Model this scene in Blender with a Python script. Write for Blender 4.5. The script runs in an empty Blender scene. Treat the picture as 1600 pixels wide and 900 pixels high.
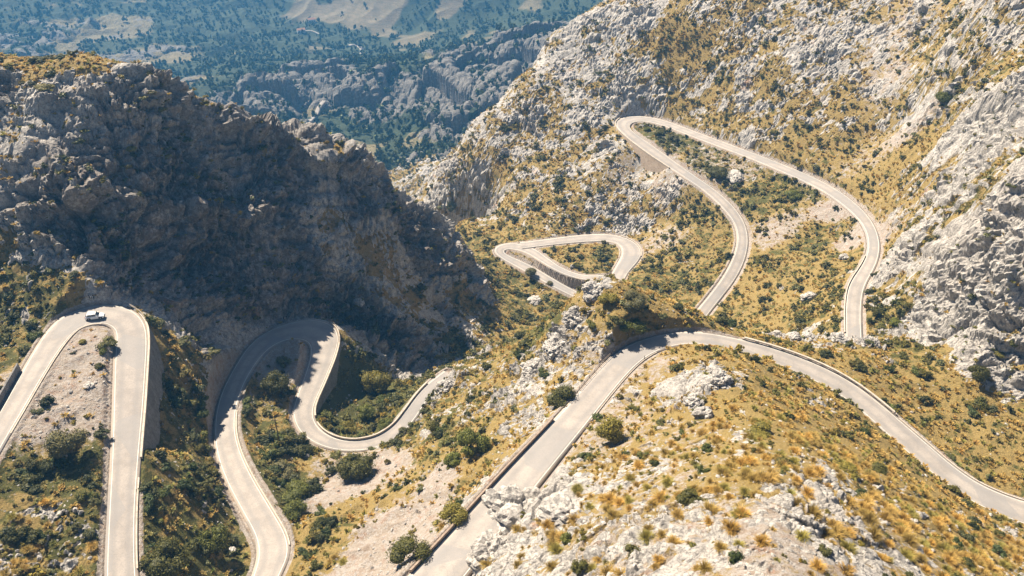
import bpy, bmesh, math, random
import numpy as np
from mathutils import Vector, Matrix

R = math.radians
SC = bpy.context.scene
COL = SC.collection
rng = np.random.default_rng(7)
random.seed(7)

# ------------------------------------------------------------------ camera, sky, sun, exposure
CAM_Z = 240.0
PITCH = 34.0
F = 1232.0                                   # focal length in pixels of the 1600 wide picture
cam_d = bpy.data.cameras.new("camera")
cam = bpy.data.objects.new("camera", cam_d)
COL.objects.link(cam)
cam.location = (0, 0, CAM_Z)
cam.rotation_euler = (R(90 - PITCH), 0, 0)
cam_d.sensor_width = 36.0
cam_d.lens = 36.0 * F / 1600.0
cam_d.clip_start = 0.5
cam_d.clip_end = 12000
SC.camera = cam

SUN_EL, SUN_AZ = 47.0, -42.0                 # azimuth from +Y, negative = towards the left
world = bpy.data.worlds.new("World")
SC.world = world
world.use_nodes = True
wn = world.node_tree
bg = wn.nodes["Background"]
sky = wn.nodes.new("ShaderNodeTexSky")
sky.sky_type = 'NISHITA'
sky.sun_disc = False
sky.sun_elevation = R(SUN_EL)
sky.sun_rotation = R(SUN_AZ)
sky.altitude = 600
sky.dust_density = 0.6
sky.air_density = 0.75
wb = wn.nodes.new('ShaderNodeMix'); wb.data_type = 'RGBA'; wb.blend_type = 'MULTIPLY'; wb.inputs[0].default_value = 1.0
wb.inputs[7].default_value = (1.0, 0.88, 0.78, 1)      # white balance of the sky light
wn.links.new(sky.outputs[0], wb.inputs[6]); wn.links.new(wb.outputs[2], bg.inputs[0])
bg.inputs[1].default_value = 0.055
sun_d = bpy.data.lights.new("sun", 'SUN')
sun_d.energy = 5.0
sun_d.angle = R(0.5)
sun_d.color = (1.0, 0.875, 0.70)
sun = bpy.data.objects.new("sun", sun_d)
COL.objects.link(sun)
sdir = Vector((math.sin(R(SUN_AZ)) * math.cos(R(SUN_EL)), math.cos(R(SUN_AZ)) * math.cos(R(SUN_EL)), math.sin(R(SUN_EL))))
sun.rotation_euler = sdir.to_track_quat('Z', 'Y').to_euler()
sun.location = (-200, 300, 500)
SC.view_settings.view_transform = 'Standard'
SC.view_settings.look = 'None'
SC.view_settings.gamma = 1.0
SC.view_settings.use_curve_mapping = False
SC.view_settings.exposure = 1.30
SC.render.engine = 'CYCLES'
SC.cycles.max_bounces = 5
SC.cycles.diffuse_bounces = 1
SC.cycles.volume_bounces = 1
SC.cycles.use_denoising = True

# ------------------------------------------------------------------ surveying the place
cp, sp = math.cos(R(PITCH)), math.sin(R(PITCH))

def survey(px, py, h):
    """point of the place seen at photo bearing (px, py) lying h metres below the camera"""
    V = (py - 450.0) / F
    D = h / (sp + cp * V)
    return (D * (px - 800.0) / F, D * (cp - V * sp), CAM_Z - h)

def survey_y(px, py, Y):
    V = (py - 450.0) / F
    D = Y / (cp - V * sp)
    return (D * (px - 800.0) / F, Y, CAM_Z - D * (sp + cp * V))

# ------------------------------------------------------------------ noise in numpy
def _hash(ix, iy, iz, seed):
    h = (ix.astype(np.uint32) * np.uint32(374761393) + iy.astype(np.uint32) * np.uint32(668265263)
         + iz.astype(np.uint32) * np.uint32(2147483647 & 1274126177) + np.uint32(seed * 974634777 & 0xffffffff))
    h = (h ^ (h >> np.uint32(13))) * np.uint32(1274126177)
    h = h ^ (h >> np.uint32(16))
    return h

def _h01(ix, iy, iz, seed):
    return (_hash(ix, iy, iz, seed) & np.uint32(0xffff)).astype(np.float32) / 65535.0

def vnoise3(x, y, z, seed=0):
    x = np.asarray(x, np.float32); y = np.asarray(y, np.float32); z = np.asarray(z, np.float32)
    x, y, z = np.broadcast_arrays(x, y, z)
    fx = np.floor(x); fy = np.floor(y); fz = np.floor(z)
    ix = fx.astype(np.int32); iy = fy.astype(np.int32); iz = fz.astype(np.int32)
    tx = x - fx; ty = y - fy; tz = z - fz
    ux = tx * tx * tx * (tx * (tx * 6 - 15) + 10); uy = ty * ty * ty * (ty * (ty * 6 - 15) + 10); uz = tz * tz * tz * (tz * (tz * 6 - 15) + 10)
    out = 0
    for dz in (0, 1):
        for dy in (0, 1):
            for dx in (0, 1):
                h = _hash(ix + dx, iy + dy, iz + dz, seed)
                gx = (h & np.uint32(1023)).astype(np.float32) / 511.5 - 1
                gy = ((h >> np.uint32(10)) & np.uint32(1023)).astype(np.float32) / 511.5 - 1
                gz = ((h >> np.uint32(20)) & np.uint32(1023)).astype(np.float32) / 511.5 - 1
                d = gx * (tx - dx) + gy * (ty - dy) + gz * (tz - dz)
                w = (ux if dx else 1 - ux) * (uy if dy else 1 - uy) * (uz if dz else 1 - uz)
                out = out + w * d
    return out * 1.3

def noise2(x, y, seed=0):
    x = np.asarray(x, np.float32); y = np.asarray(y, np.float32)
    fx = np.floor(x); fy = np.floor(y)
    ix = fx.astype(np.int32); iy = fy.astype(np.int32); iz = np.zeros_like(ix)
    tx = x - fx; ty = y - fy
    ux = tx * tx * tx * (tx * (tx * 6 - 15) + 10); uy = ty * ty * ty * (ty * (ty * 6 - 15) + 10)
    out = 0
    for dy in (0, 1):
        for dx in (0, 1):
            h = _hash(ix + dx, iy + dy, iz, seed)
            gx = (h & np.uint32(1023)).astype(np.float32) / 511.5 - 1
            gy = ((h >> np.uint32(10)) & np.uint32(1023)).astype(np.float32) / 511.5 - 1
            out = out + (ux if dx else 1 - ux) * (uy if dy else 1 - uy) * (gx * (tx - dx) + gy * (ty - dy))
    return out * 1.5

def fbm2(x, y, seed=0, octs=4, gain=0.5):
    a, o, s = 1.0, 0, 0
    for k in range(octs):
        o = o + a * noise2(x * 2.03 ** k + 13.7 * k, y * 2.03 ** k - 7.1 * k, seed + k); s += a; a *= gain
    return o / s

def worley3(x, y, z, seed=0):
    """F1, F2-F1 on a jittered lattice (rock blocks and the joints between them)"""
    x = np.asarray(x, np.float32); y = np.asarray(y, np.float32); z = np.asarray(z, np.float32)
    fx = np.floor(x - 0.5); fy = np.floor(y - 0.5); fz = np.floor(z - 0.5)
    f1 = np.full(x.shape, 9.0, np.float32); f2 = f1.copy(); cell = np.zeros_like(f1)
    for dz in (0, 1):
        for dy in (0, 1):
            for dx in (0, 1):
                ix = (fx + dx).astype(np.int32); iy = (fy + dy).astype(np.int32); iz = (fz + dz).astype(np.int32)
                h = _hash(ix, iy, iz, seed)
                px = fx + dx + 0.5 + 0.7 * ((h & np.uint32(1023)).astype(np.float32) / 1023 - 0.5)
                py = fy + dy + 0.5 + 0.7 * (((h >> np.uint32(10)) & np.uint32(1023)).astype(np.float32) / 1023 - 0.5)
                pz = fz + dz + 0.5 + 0.7 * (((h >> np.uint32(20)) & np.uint32(1023)).astype(np.float32) / 1023 - 0.5)
                d = (px - x) ** 2 + (py - y) ** 2 + (pz - z) ** 2
                c = (h >> np.uint32(7) & np.uint32(255)).astype(np.float32) / 255
                near = d < f1
                f2 = np.where(near, f1, np.minimum(f2, d))
                cell = np.where(near, c, cell)
                f1 = np.where(near, d, f1)
    f1 = np.sqrt(f1); f2 = np.sqrt(f2)
    return f1, f2 - f1, cell

def sstep(a, b, x):
    t = np.clip((x - a) / (b - a), 0, 1)
    return t * t * (3 - 2 * t)

# ------------------------------------------------------------------ the roads, surveyed edge by edge
# each row: one edge (x, y), other edge (x, y), metres below the camera
RA = [(-150,900,-105,915,115.5),(-85,775,-48,785,116),(-30,690,4,697,116.5),(0,645,35,645,117),(28,590,65,592,117.3),(55,545,88,553,117.6),(72,518,108,527,117.8),
      (90,499,120,515,118),(112,486.5,132,509,118),(138,479,148,505.5,118.2),(165,474.5,160,505,118.4),(195,477.5,171,508,118.6),
      (217,489,179,514,118.8),(229.5,507.5,181.5,523,119),(232,530,181,535,119.2),(228.5,560,178,560,119.5),(226.7,636,176.5,636,120.5),
      (217,711,175,713,121.5),(211.5,787,169,790,123),(211,862,166,862,124),(213,900,165,900,124.5),(219,960,165,960,125.5),(235,1040,175,1045,126.5)]
RB = [(360,985,400,1005,137.5),(380,940,417,945,138),(395,900,436,897,138.5),(406,865,457,868,139),(404,840,452,838,139.5),(378,802,428,803,140),(351,749,396,750,141),
      (336,711,376,712,142),(334,675,366,675,143),(336,645,367,647,144),(343.5,613,375,613,145),(360,585,388,588,145.5),(375,558,400,568,146),
      (390,538,412,553,146.3),(405,525,425,541,146.6),(427.5,512,441,533,146.9),(457.5,502,455,530,147.2),(487.5,498,468,530,147.5),(510,502,478,533,147.8),
      (526.5,512,484,538,148),(532,527,486,547,148.3),(525,555,485,559,148.7),(513,582,477,584,149),(502,610,466,612,149.4),(493,627,459,630,149.6),
      (488.5,641,456,646,149.8),(490,656,460,662,150),(498,670,469,678,150.2),(515,682,490,695,150.4),(535,688,522,704,150.7),(557,690,552,707,151),
      (590.7,684.7,594.5,702,151.4),(617,666,629,684,151.8),(632,643,650,653,152.2),(651,617,668,624,152.7),(666,600,684,604,153),(684,587,700,591,153.4),(694,580,708,585,153.8)]
RC = [(560,985,655,990,114),(600,942,690,948,115),(640,900,724,905,116),(692.7,843,768,850,117),(745.6,786.7,815,790,118),(787,737.6,853,741,119),(840,684.7,897,688,120),
      (886,636,930,647,121),(910,606,954,616,121.3),(934,580,976,590,121.6),(952,560,993,571,121.9),(970,544,1012,556,122.1),(996,532,1030,547,122.3),
      (1030,523,1050,541,122.6),(1060,518,1072,537,122.9),(1090,518,1098,538,123.2),(1120,522,1124,542,123.5),(1160,530,1158,551,124),(1210,544,1199,566,124.7),
      (1257,560,1245,582,125.5),(1302,580,1288,602,126.3),(1340,602,1324,625,127),(1378,632,1358,651,127.7),(1415,665,1393,688,128.5),(1453,696,1432,719,129),
      (1487,727,1468,750,129.6),(1521,753,1503,778,130),(1560,770,1546,799,130.5),(1600,784,1590,817,131),(1660,800,1655,838,132),(1760,810,1765,855,133.5),(1900,800,1925,850,136)]
RD = [(1321.8,533,1347.5,536,142.2),(1321,517,1346,519,142.5),(1320,480,1345,482,143),(1322,452,1347,460,143.5),(1331,436,1353,441,143.8),(1340,424,1361,430,144),
      (1350,408,1370,413,144.5),(1355.5,395,1374,398,145),(1357.5,378,1376,380,145.5),(1353,360,1371,360,146),(1343,343,1360,341,146.5),(1325,327,1344,322,147),
      (1295,302,1312,297,148),(1262,286,1279,280,148.6),(1227,271,1241,264,149.2),(1190,255,1202,249,150),(1151,239,1162,233,150.8),(1094,219,1104,213,152),
      (1052,202,1060,195.5,153),(1034,195,1040,188,153.6),(1015,190.3,1017,183,154.2),(998,189,996,180.7,154.7),(987,191.5,974,182,155),(982,196.5,961,188.5,155.2),
      (985,203,961,198,155.4),(995.5,211,973,209.5,155.6),(1015,224.5,993,226,156),(1037.5,239.5,1016,243,156.5),(1067.5,262.5,1046,262,157),(1090,278,1071,278.5,157.6),
      (1114,293.5,1096,294,158.3),(1131,307,1113,309,159),(1149,325,1131,327,160),(1160,340,1143,341,161),(1168,358,1152,358,162.5),(1170,377,1154,377,163.5),
      (1167,398,1148,398,165),(1158.5,421,1138,421,166.5),(1146,441,1124,442,168),(1131,460,1109,462,169),(1111,485,1090,483,170),(1100,499,1077,501,170.7),(1082,525,1058,527,171.5)]
RE = [(968,462,948,456,177.5),(973,440,952,434,178),(980,424,960,420,178.5),(996.4,411,969,406,179),(1003.6,398.7,972.5,397,179.4),(1001.8,386,973,388,179.8),(987.6,374,966,380,180.2),
      (964,366.7,953,377.5,180.6),(938,365,936,376.4,181),(911,366.7,910,378,181.3),(866.7,372,870,381.5,181.7),(834,377,838,385.5,182),(812,379,816,388.5,182.4)]
RF = [(960,428,962,437,180),(940,431,942,439,180.4),(920,431.5,914,438.5,180.8),(899,428.5,886,432,181.2),(874,418,861,419,181.6),(856,404,842,407,182),(840,390,828,398,182.3),
      (820,381.5,814,391,182.6),(800,379.5,798,389.5,183),(783,381,792,389.5,183.3),(772,387,788,391,183.6),(771,395,786,395,184),(783,404,795,400,184.4),(800,413,810,406,184.5),
      (822,425,834,416.5,184.8),(847,439,860,433.5,185.1),(866,449,879,444,185.3),(884,458,897,454,185.6),(905,468,918,464,185.9),(930,480,943,476,186.2)]

def catmull(P, n):
    P = np.asarray(P, float)
    Q = np.vstack([2 * P[0] - P[1], P, 2 * P[-1] - P[-2]])
    out = []
    for i in range(1, len(Q) - 2):
        p0, p1, p2, p3 = Q[i - 1], Q[i], Q[i + 1], Q[i + 2]
        for k in range(n):
            t = k / n
            out.append(0.5 * ((2 * p1) + (-p0 + p2) * t + (2 * p0 - 5 * p1 + 4 * p2 - p3) * t * t + (-p0 + 3 * p1 - 3 * p2 + p3) * t ** 3))
    out.append(Q[-2])
    return np.array(out)

def smooth(P, it=2):
    P = P.copy()
    for _ in range(it):
        P[1:-1] = 0.25 * P[:-2] + 0.5 * P[1:-1] + 0.25 * P[2:]
    return P

ROADS = {}
for nm, rows in (('A', RA), ('B', RB), ('C', RC), ('D', RD), ('E', RE), ('F', RF)):
    a = smooth(np.array([survey(r[0], r[1], r[4]) for r in rows]), 1)
    b = smooth(np.array([survey(r[2], r[3], r[4]) for r in rows]), 1)
    a = catmull(a, 10); b = catmull(b, 10)
    a = smooth(a, 6); b = smooth(b, 6)
    ROADS[nm] = (a, b)

def resample(P, step):
    d = np.r_[0, np.cumsum(np.linalg.norm(np.diff(P, axis=0), axis=1))]
    n = max(2, int(d[-1] / step) + 1)
    t = np.linspace(0, d[-1], n)
    return np.stack([np.interp(t, d, P[:, k]) for k in range(P.shape[1])], 1)

# ------------------------------------------------------------------ natural ground: surveyed points
# (px, py, metres below the camera)
G = [
 # left mountain, face and crest
 (-250,60,72),(-120,75,74),(0,85,73),(100,92,72),(215,100,74),(275,128,83),(330,160,90.5),(390,192,98.5),(450,220,105),(510,252,112.5),(560,281,120),(610,306,129),(650,322,140.5),(692,347,152),(730,390,165),(758,440,177),
 (100,455,113.5),(150,440,112.5),(100,370,106.5),(100,280,93),(100,180,82.5),(0,280,94),(0,400,108),(-150,300,96),(-150,450,111),(250,350,111),(270,450,124),(200,430,116.5),(230,230,92),(0,180,83.5),(350,590,139),(352,560,138),(310,520,133),(340,450,131),
 (400,480,143),(450,450,142),(500,400,137),(400,350,119),(350,250,106),(450,290,115),(500,300,121),(440,400,131),(550,360,135),(600,395,145),(640,402,153),(600,440,151),(620,470,158),(560,470,152),(560,510,161),(620,500,161),(580,440,150),(650,450,161),(700,435,165),(700,480,171),(740,470,174),(740,510,176),
 (30,500,118),(10,560,119),(-60,600,119),(10,450,113),
 # ground between the left loops
 (270,560,127),(280,620,130),(270,700,131),(280,800,132),(290,890,133),(300,960,134),(250,600,127),(320,660,139),(320,760,138),(350,850,139),
 (110,600,118.5),(110,700,119.5),(100,800,121),(60,800,120),(20,850,120),(130,560,118),(140,880,124),(80,900,122),(-60,850,118),
 (430,570,147),(430,640,148),(410,700,146),(440,760,146),(470,700,149.5),(480,760,147),(500,800,142),(470,850,139.5),
 # gorge under the second loop
 (550,560,161),(548,600,163),(570,640,160),(540,668,156),(600,560,167),(600,500,163),(650,520,168),(700,530,174),(600,600,163),(620,625,158),(650,572,170),(680,562,173),(760,530,179),(790,500,181),
 # slope between second loop and the near road
 (560,730,147),(520,790,141),(560,780,142),(600,740,144),(640,700,146),(600,850,131),(550,880,134),(500,890,136),(640,800,131),(620,880,126),(680,760,131),(680,700,137),(700,650,142),(720,600,145),
 (750,700,129),(780,650,131),(730,790,124.5),(660,860,121),(820,640,127),(850,600,127),
 # near ridge crest with the knoll
 (702,579,146),(702,600,146.5),(716,586,144),(730,568,144.5),(760,558,143),(800,560,138),(850,566,131),(870,540,128),(900,505,123),(930,470,117),(920,450,116),(940,431,113.5),(970,436,114),(1000,455,116),(1015,480,117.5),(940,520,118.5),(960,500,116.5),(900,560,122.5),(930,545,120.5),
 (1000,510,118),(1040,506,119.5),(1080,504,120.5),(1115,510,122.5),
 # behind that ridge
 (1000,430,172),(1060,470,172),(900,455,187),(930,490,183),(860,500,182),(820,540,178),(1020,500,171),(1150,500,166),(1200,520,160),(1250,535,152),
 # near hill inside the big bend
 (1060,538,121),(1100,544,119),(1150,554,118.5),(1050,560,118),(1100,570,114),(1110,600,111),(1020,600,119),(980,650,118),(1050,650,112),(1100,650,107),(1160,620,109),(1200,600,117),(1260,620,119),(1300,680,112),
 (1200,680,101),(1200,740,91),(1200,800,83),(1200,900,76),(1050,720,101),(1050,800,90),(1050,900,82),(930,720,114),(900,780,106),(900,850,98),(900,920,93),(830,755,110),(780,790,112),(745,840,112),(740,900,109),(800,860,106),(700,980,106),
 (1350,700,116),(1350,780,97),(1350,850,87),(1350,900,82),(1450,780,115),(1450,850,99),(1450,900,92),(1540,830,122),(1550,880,110),(1600,850,124),(1600,900,115),(1700,900,116),(1700,1000,105),(1200,1100,64),(900,1100,78),(1500,1100,80),(600,1150,95),(300,1150,118),
 # beyond the near road on the right
 (1180,525,127),(1230,540,131),(1300,548,134),(1280,530,138),(1345,529,135.5),(1345,560,130),(1380,600,131),(1400,560,134),(1450,620,133),(1500,700,132.5),(1550,730,132),(1580,680,131.5),(1600,740,131.5),(1650,760,131.5),(1500,640,132.5),(1600,625,131),
 (1440,540,135),(1400,510,139),(1500,580,130),(1700,650,128),
 # right-hand cliff
 (1600,500,118),(1600,407,106.5),(1600,252,90),(1600,110,84),(1600,18,77),(1600,-60,62),(1520,500,125),(1500,400,116.5),(1500,300,109),(1500,200,103.5),(1500,100,97),(1500,0,84.5),(1450,100,104),(1450,400,125),(1450,480,132),(1390,455,141),(1400,400,134),(1410,350,130),(1450,300,121),(1450,250,119),
 (1800,600,118),(1800,400,98),(1800,200,84),(1800,0,66),(2100,500,95),(2100,200,65),
 # big sunlit hillside
 (1400,290,136),(1400,200,128),(1400,100,111),(1400,0,94),(1300,200,134),(1300,100,116),(1300,0,97),(1200,200,141),(1200,100,121),(1200,0,101),(1100,180,147),(1100,100,129),(1100,0,105),(1000,120,138),(1000,60,124),(1000,0,110),
 (970,172,152),(950,180,153.5),(960,0,118),(920,20,124),(880,50,132),(850,80,139),(800,130,151),(750,180,162),(700,245,184),(660,293,204),(900,100,140),(900,180,154),(900,250,167),(830,200,162),(850,330,178),(800,280,176),(950,325,174),(930,352,179.5),(985,356,179.5),(940,338,176.5),(950,250,161),
 (720,350,193),(760,400,188),(740,300,190),(690,330,200),(800,350,183),
 (1000,270,166),(1030,300,166),(1020,350,176),(1050,380,173),(1040,430,174.5),(1080,340,167),(1100,400,170.5),
 (1100,240,154.5),(1150,270,154.5),(1150,300,157),(1200,330,157),(1200,400,161),(1250,400,157),(1250,330,153),(1300,400,151),(1200,450,163),(1280,470,152),(1300,500,147.5),(1230,480,158),
 (780,440,185.5),(800,470,184),(850,470,186),(900,400,181),(940,400,181),(860,395,182),(850,415,183.5),
 (1200,-150,78),(1090,-100,95),(1500,-150,60),
]
# the far valley and the slopes beyond it
GF = [(600,240,290),(680,260,280),(540,215,300),(480,200,300),(430,190,290),(380,150,286),(430,130,284),(480,125,290),(520,108,284),(560,118,290),(620,115,278),(660,150,290),(600,170,305),(700,110,280),(800,62,262),(840,75,262),(760,90,275),(720,180,285),(500,165,304),
 (400,90,350),(300,70,345),(250,110,330),(200,60,340),(100,50,335),(0,50,320),(0,0,305),(100,0,318),(200,0,335),(330,0,350),(450,0,345),(560,75,362),(480,60,362),(650,60,352),(750,30,342),(550,0,338),(650,0,325),(800,0,318),(900,0,300),(950,10,290),(650,95,330),
 (-200,40,290),(-200,-60,240),(0,-100,250),(300,-100,285),(600,-100,262),(900,-100,240),(1100,-60,260),(1200,-150,200),(-300,-200,140),(600,-200,160),(300,-200,180),(1000,-200,150)]
GW = [survey(*g) for g in G] + [survey(*g) for g in GF]
# the land drops away behind the crests
for (px, py, h) in [(-250,60,70),(-120,75,72),(0,85,70),(100,92,69),(215,97,70),(330,152,84),(450,207,98),(560,272,118),(650,322,134)]:
    p = survey(px, py, h)
    GW.append((p[0] * 1.03 + 6, p[1] + 14, p[2] - 4)); GW.append((p[0] * 1.1 + 12, p[1] + 50, p[2] - 50)); GW.append((p[0] * 1.2 + 16, p[1] + 110, p[2] - 110))
for (px, py, h) in [(960,0,118),(920,20,124),(850,80,139),(800,130,151),(750,180,162),(700,245,184)]:
    p = survey(px, py, h)
    GW.append((p[0] - 34, p[1] + 26, p[2] - {960: 32, 920: 44, 880: 50, 850: 58, 800: 66, 750: 88, 700: 92}[px])); GW.append((p[0] - 90, p[1] + 70, p[2] - 170))
    GW.append((p[0] + 4, p[1] + 20, p[2] - 20)); GW.append((p[0] + 2, p[1] + 62, p[2] - 74)); GW.append((p[0] - 10, p[1] + 120, p[2] - 140))
for nm in ROADS:
    a, b = ROADS[nm]
    c = 0.5 * (a + b)
    for q in c[::14]:
        GW.append(tuple(q))
GW = np.array(GW)

def fit_rbf(P, c=5.0, lam=0.8):
    X = P[:, :2]; n = len(P)
    d = np.sqrt(((X[:, None] - X[None]) ** 2).sum(-1) + c * c)
    A = np.zeros((n + 3, n + 3)); A[:n, :n] = -d + lam * np.eye(n)
    A[:n, n] = 1; A[:n, n + 1:] = X / 100; A[n, :n] = 1; A[n + 1:, :n] = X.T / 100
    w = np.linalg.solve(A, np.r_[P[:, 2], 0, 0, 0])
    def ev(x, y):
        out = np.empty(x.size); xf = x.ravel(); yf = y.ravel()
        for i in range(0, x.size, 20000):
            xs = xf[i:i + 20000]; ys = yf[i:i + 20000]
            dd = np.sqrt((xs[:, None] - X[None, :, 0]) ** 2 + (ys[:, None] - X[None, :, 1]) ** 2 + c * c)
            out[i:i + 20000] = -dd @ w[:n] + w[n] + w[n + 1] * xs / 100 + w[n + 2] * ys / 100
        return out.reshape(x.shape)
    return ev

# raster of the ground: 0.5 m cells
X0, X1, Y0, Y1, ST = -330.0, 330.0, 20.0, 640.0, 0.5
def upsample(C, x0, y0, st, gx, gy):
    fx = np.clip((gx - x0) / st, 0, C.shape[1] - 1.001); fy = np.clip((gy - y0) / st, 0, C.shape[0] - 1.001)
    ix = fx.astype(int); iy = fy.astype(int); tx = fx - ix; ty = fy - iy
    return (C[iy, ix] * (1 - tx) * (1 - ty) + C[iy, ix + 1] * tx * (1 - ty) + C[iy + 1, ix] * (1 - tx) * ty + C[iy + 1, ix + 1] * tx * ty)
ev = fit_rbf(GW)
cx = np.arange(X0 - 4, X1 + 5, 2.0); cy = np.arange(Y0 - 4, Y1 + 5, 2.0)
CG = ev(*np.meshgrid(cx, cy))
gx = np.arange(X0, X1 + .01, ST); gy = np.arange(Y0, Y1 + .01, ST)
GX, GY = np.meshgrid(gx, gy)
Z = upsample(CG, X0 - 4, Y0 - 4, 2.0, GX, GY)

# ------------------------------------------------------------------ roads cut into the slopes
def edge_index(nm, px, py):
    """index along road nm nearest to the point of the road that stands at this photo bearing"""
    a, b = ROADS[nm]; c = 0.5 * (a + b)
    V = (c[:, 2] - CAM_Z)
    depth = c[:, 1] * cp - V * sp
    u = 800 + F * c[:, 0] / depth
    v = 450 + F * (-(c[:, 1] * sp + V * cp)) / depth
    return int(((u - px) ** 2 + (v - py) ** 2).argmin())

# stretches held by a masonry wall: road, side (0 = first edge, 1 = second edge), from, to
WALLS = {'wall_a': ('A', 0, (205, 498), (193, 720)), 'wall_b': ('B', 0, (500, 520), (474, 655)), 'wall_d': ('D', 1, (975, 187), (1056, 262))}
side_slope = {nm: np.full((len(ROADS[nm][0]), 2), 1.15) for nm in ROADS}
WALL_IDX = {}
for k, (nm, s, p, q) in WALLS.items():
    i, j = edge_index(nm, *p), edge_index(nm, *q)
    WALL_IDX[k] = (nm, s, min(i, j), max(i, j))
    side_slope[nm][min(i, j):max(i, j), s] = 9.0

up = np.full(Z.shape, 1e6); lo = np.full(Z.shape, -1e6); E = np.full(Z.shape, 60.0); ZR = Z.copy(); WMK = np.zeros(Z.shape)
HALF = {}
for nm in ROADS:
    a, b = ROADS[nm]
    c = 0.5 * (a + b); hw = 0.5 * np.linalg.norm((a - b)[:, :2], axis=1)
    d = np.r_[0, np.cumsum(np.linalg.norm(np.diff(c, axis=0), axis=1))]
    keep = [0]
    for i in range(1, len(c)):
        if d[i] - d[keep[-1]] > 0.55: keep.append(i)
    rad = 26.0; nr = int(rad / ST)
    for i in keep:
        j, k = int((c[i, 0] - X0) / ST), int((c[i, 1] - Y0) / ST)
        sl = (slice(max(0, k - nr), max(0, k + nr)), slice(max(0, j - nr), max(0, j + nr)))
        if Z[sl].size == 0: continue
        vx = GX[sl] - c[i, 0]; vy = GY[sl] - c[i, 1]
        e = np.sqrt(vx * vx + vy * vy) - hw[i]
        n = (a[i] - b[i])[:2]
        sa = (vx * n[0] + vy * n[1]) > 0
        slope = np.where(sa, side_slope[nm][i, 0], side_slope[nm][i, 1])
        zr = c[i, 2]
        edge0 = np.where(slope > 3, -0.1, 1.0)
        if max(side_slope[nm][i]) > 3:
            WMK[sl] = np.maximum(WMK[sl], sstep(9, 4, e) * (slope > 3))
        lo[sl] = np.maximum(lo[sl], zr - np.maximum(0, e - edge0) * slope)
        up[sl] = np.minimum(up[sl], zr + np.maximum(0, e - 0.9) * 2.0)
        m = e < E[sl]
        E[sl] = np.where(m, e, E[sl]); ZR[sl] = np.where(m, zr, ZR[sl])
Zn = Z.copy()
Z = np.clip(Z, np.minimum(lo, up), np.maximum(lo, up))
near = (E < 0.8) & ~((WMK > 0.3) & (E > -0.1))
Z = np.where(near, ZR, Z)

def ground_z(x, y):
    return upsample(Z, X0, Y0, ST, np.asarray(x, float), np.asarray(y, float))

def hit(px, py, tmin=40, tmax=600):
    V = (py - 450.0) / F
    d = np.array([(px - 800.0) / F, cp - V * sp, -(sp + V * cp)])
    t = np.arange(tmin, tmax, 0.25)
    q = d[None] * t[:, None]
    z = upsample(Zn, X0, Y0, ST, q[:, 0], q[:, 1]) if False else upsample(Z, X0, Y0, ST, q[:, 0], q[:, 1])
    below = (q[:, 2] + CAM_Z) < z
    if not below.any(): return None
    i = int(below.argmax())
    return (q[i, 0], q[i, 1], float(z[i]))

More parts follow.
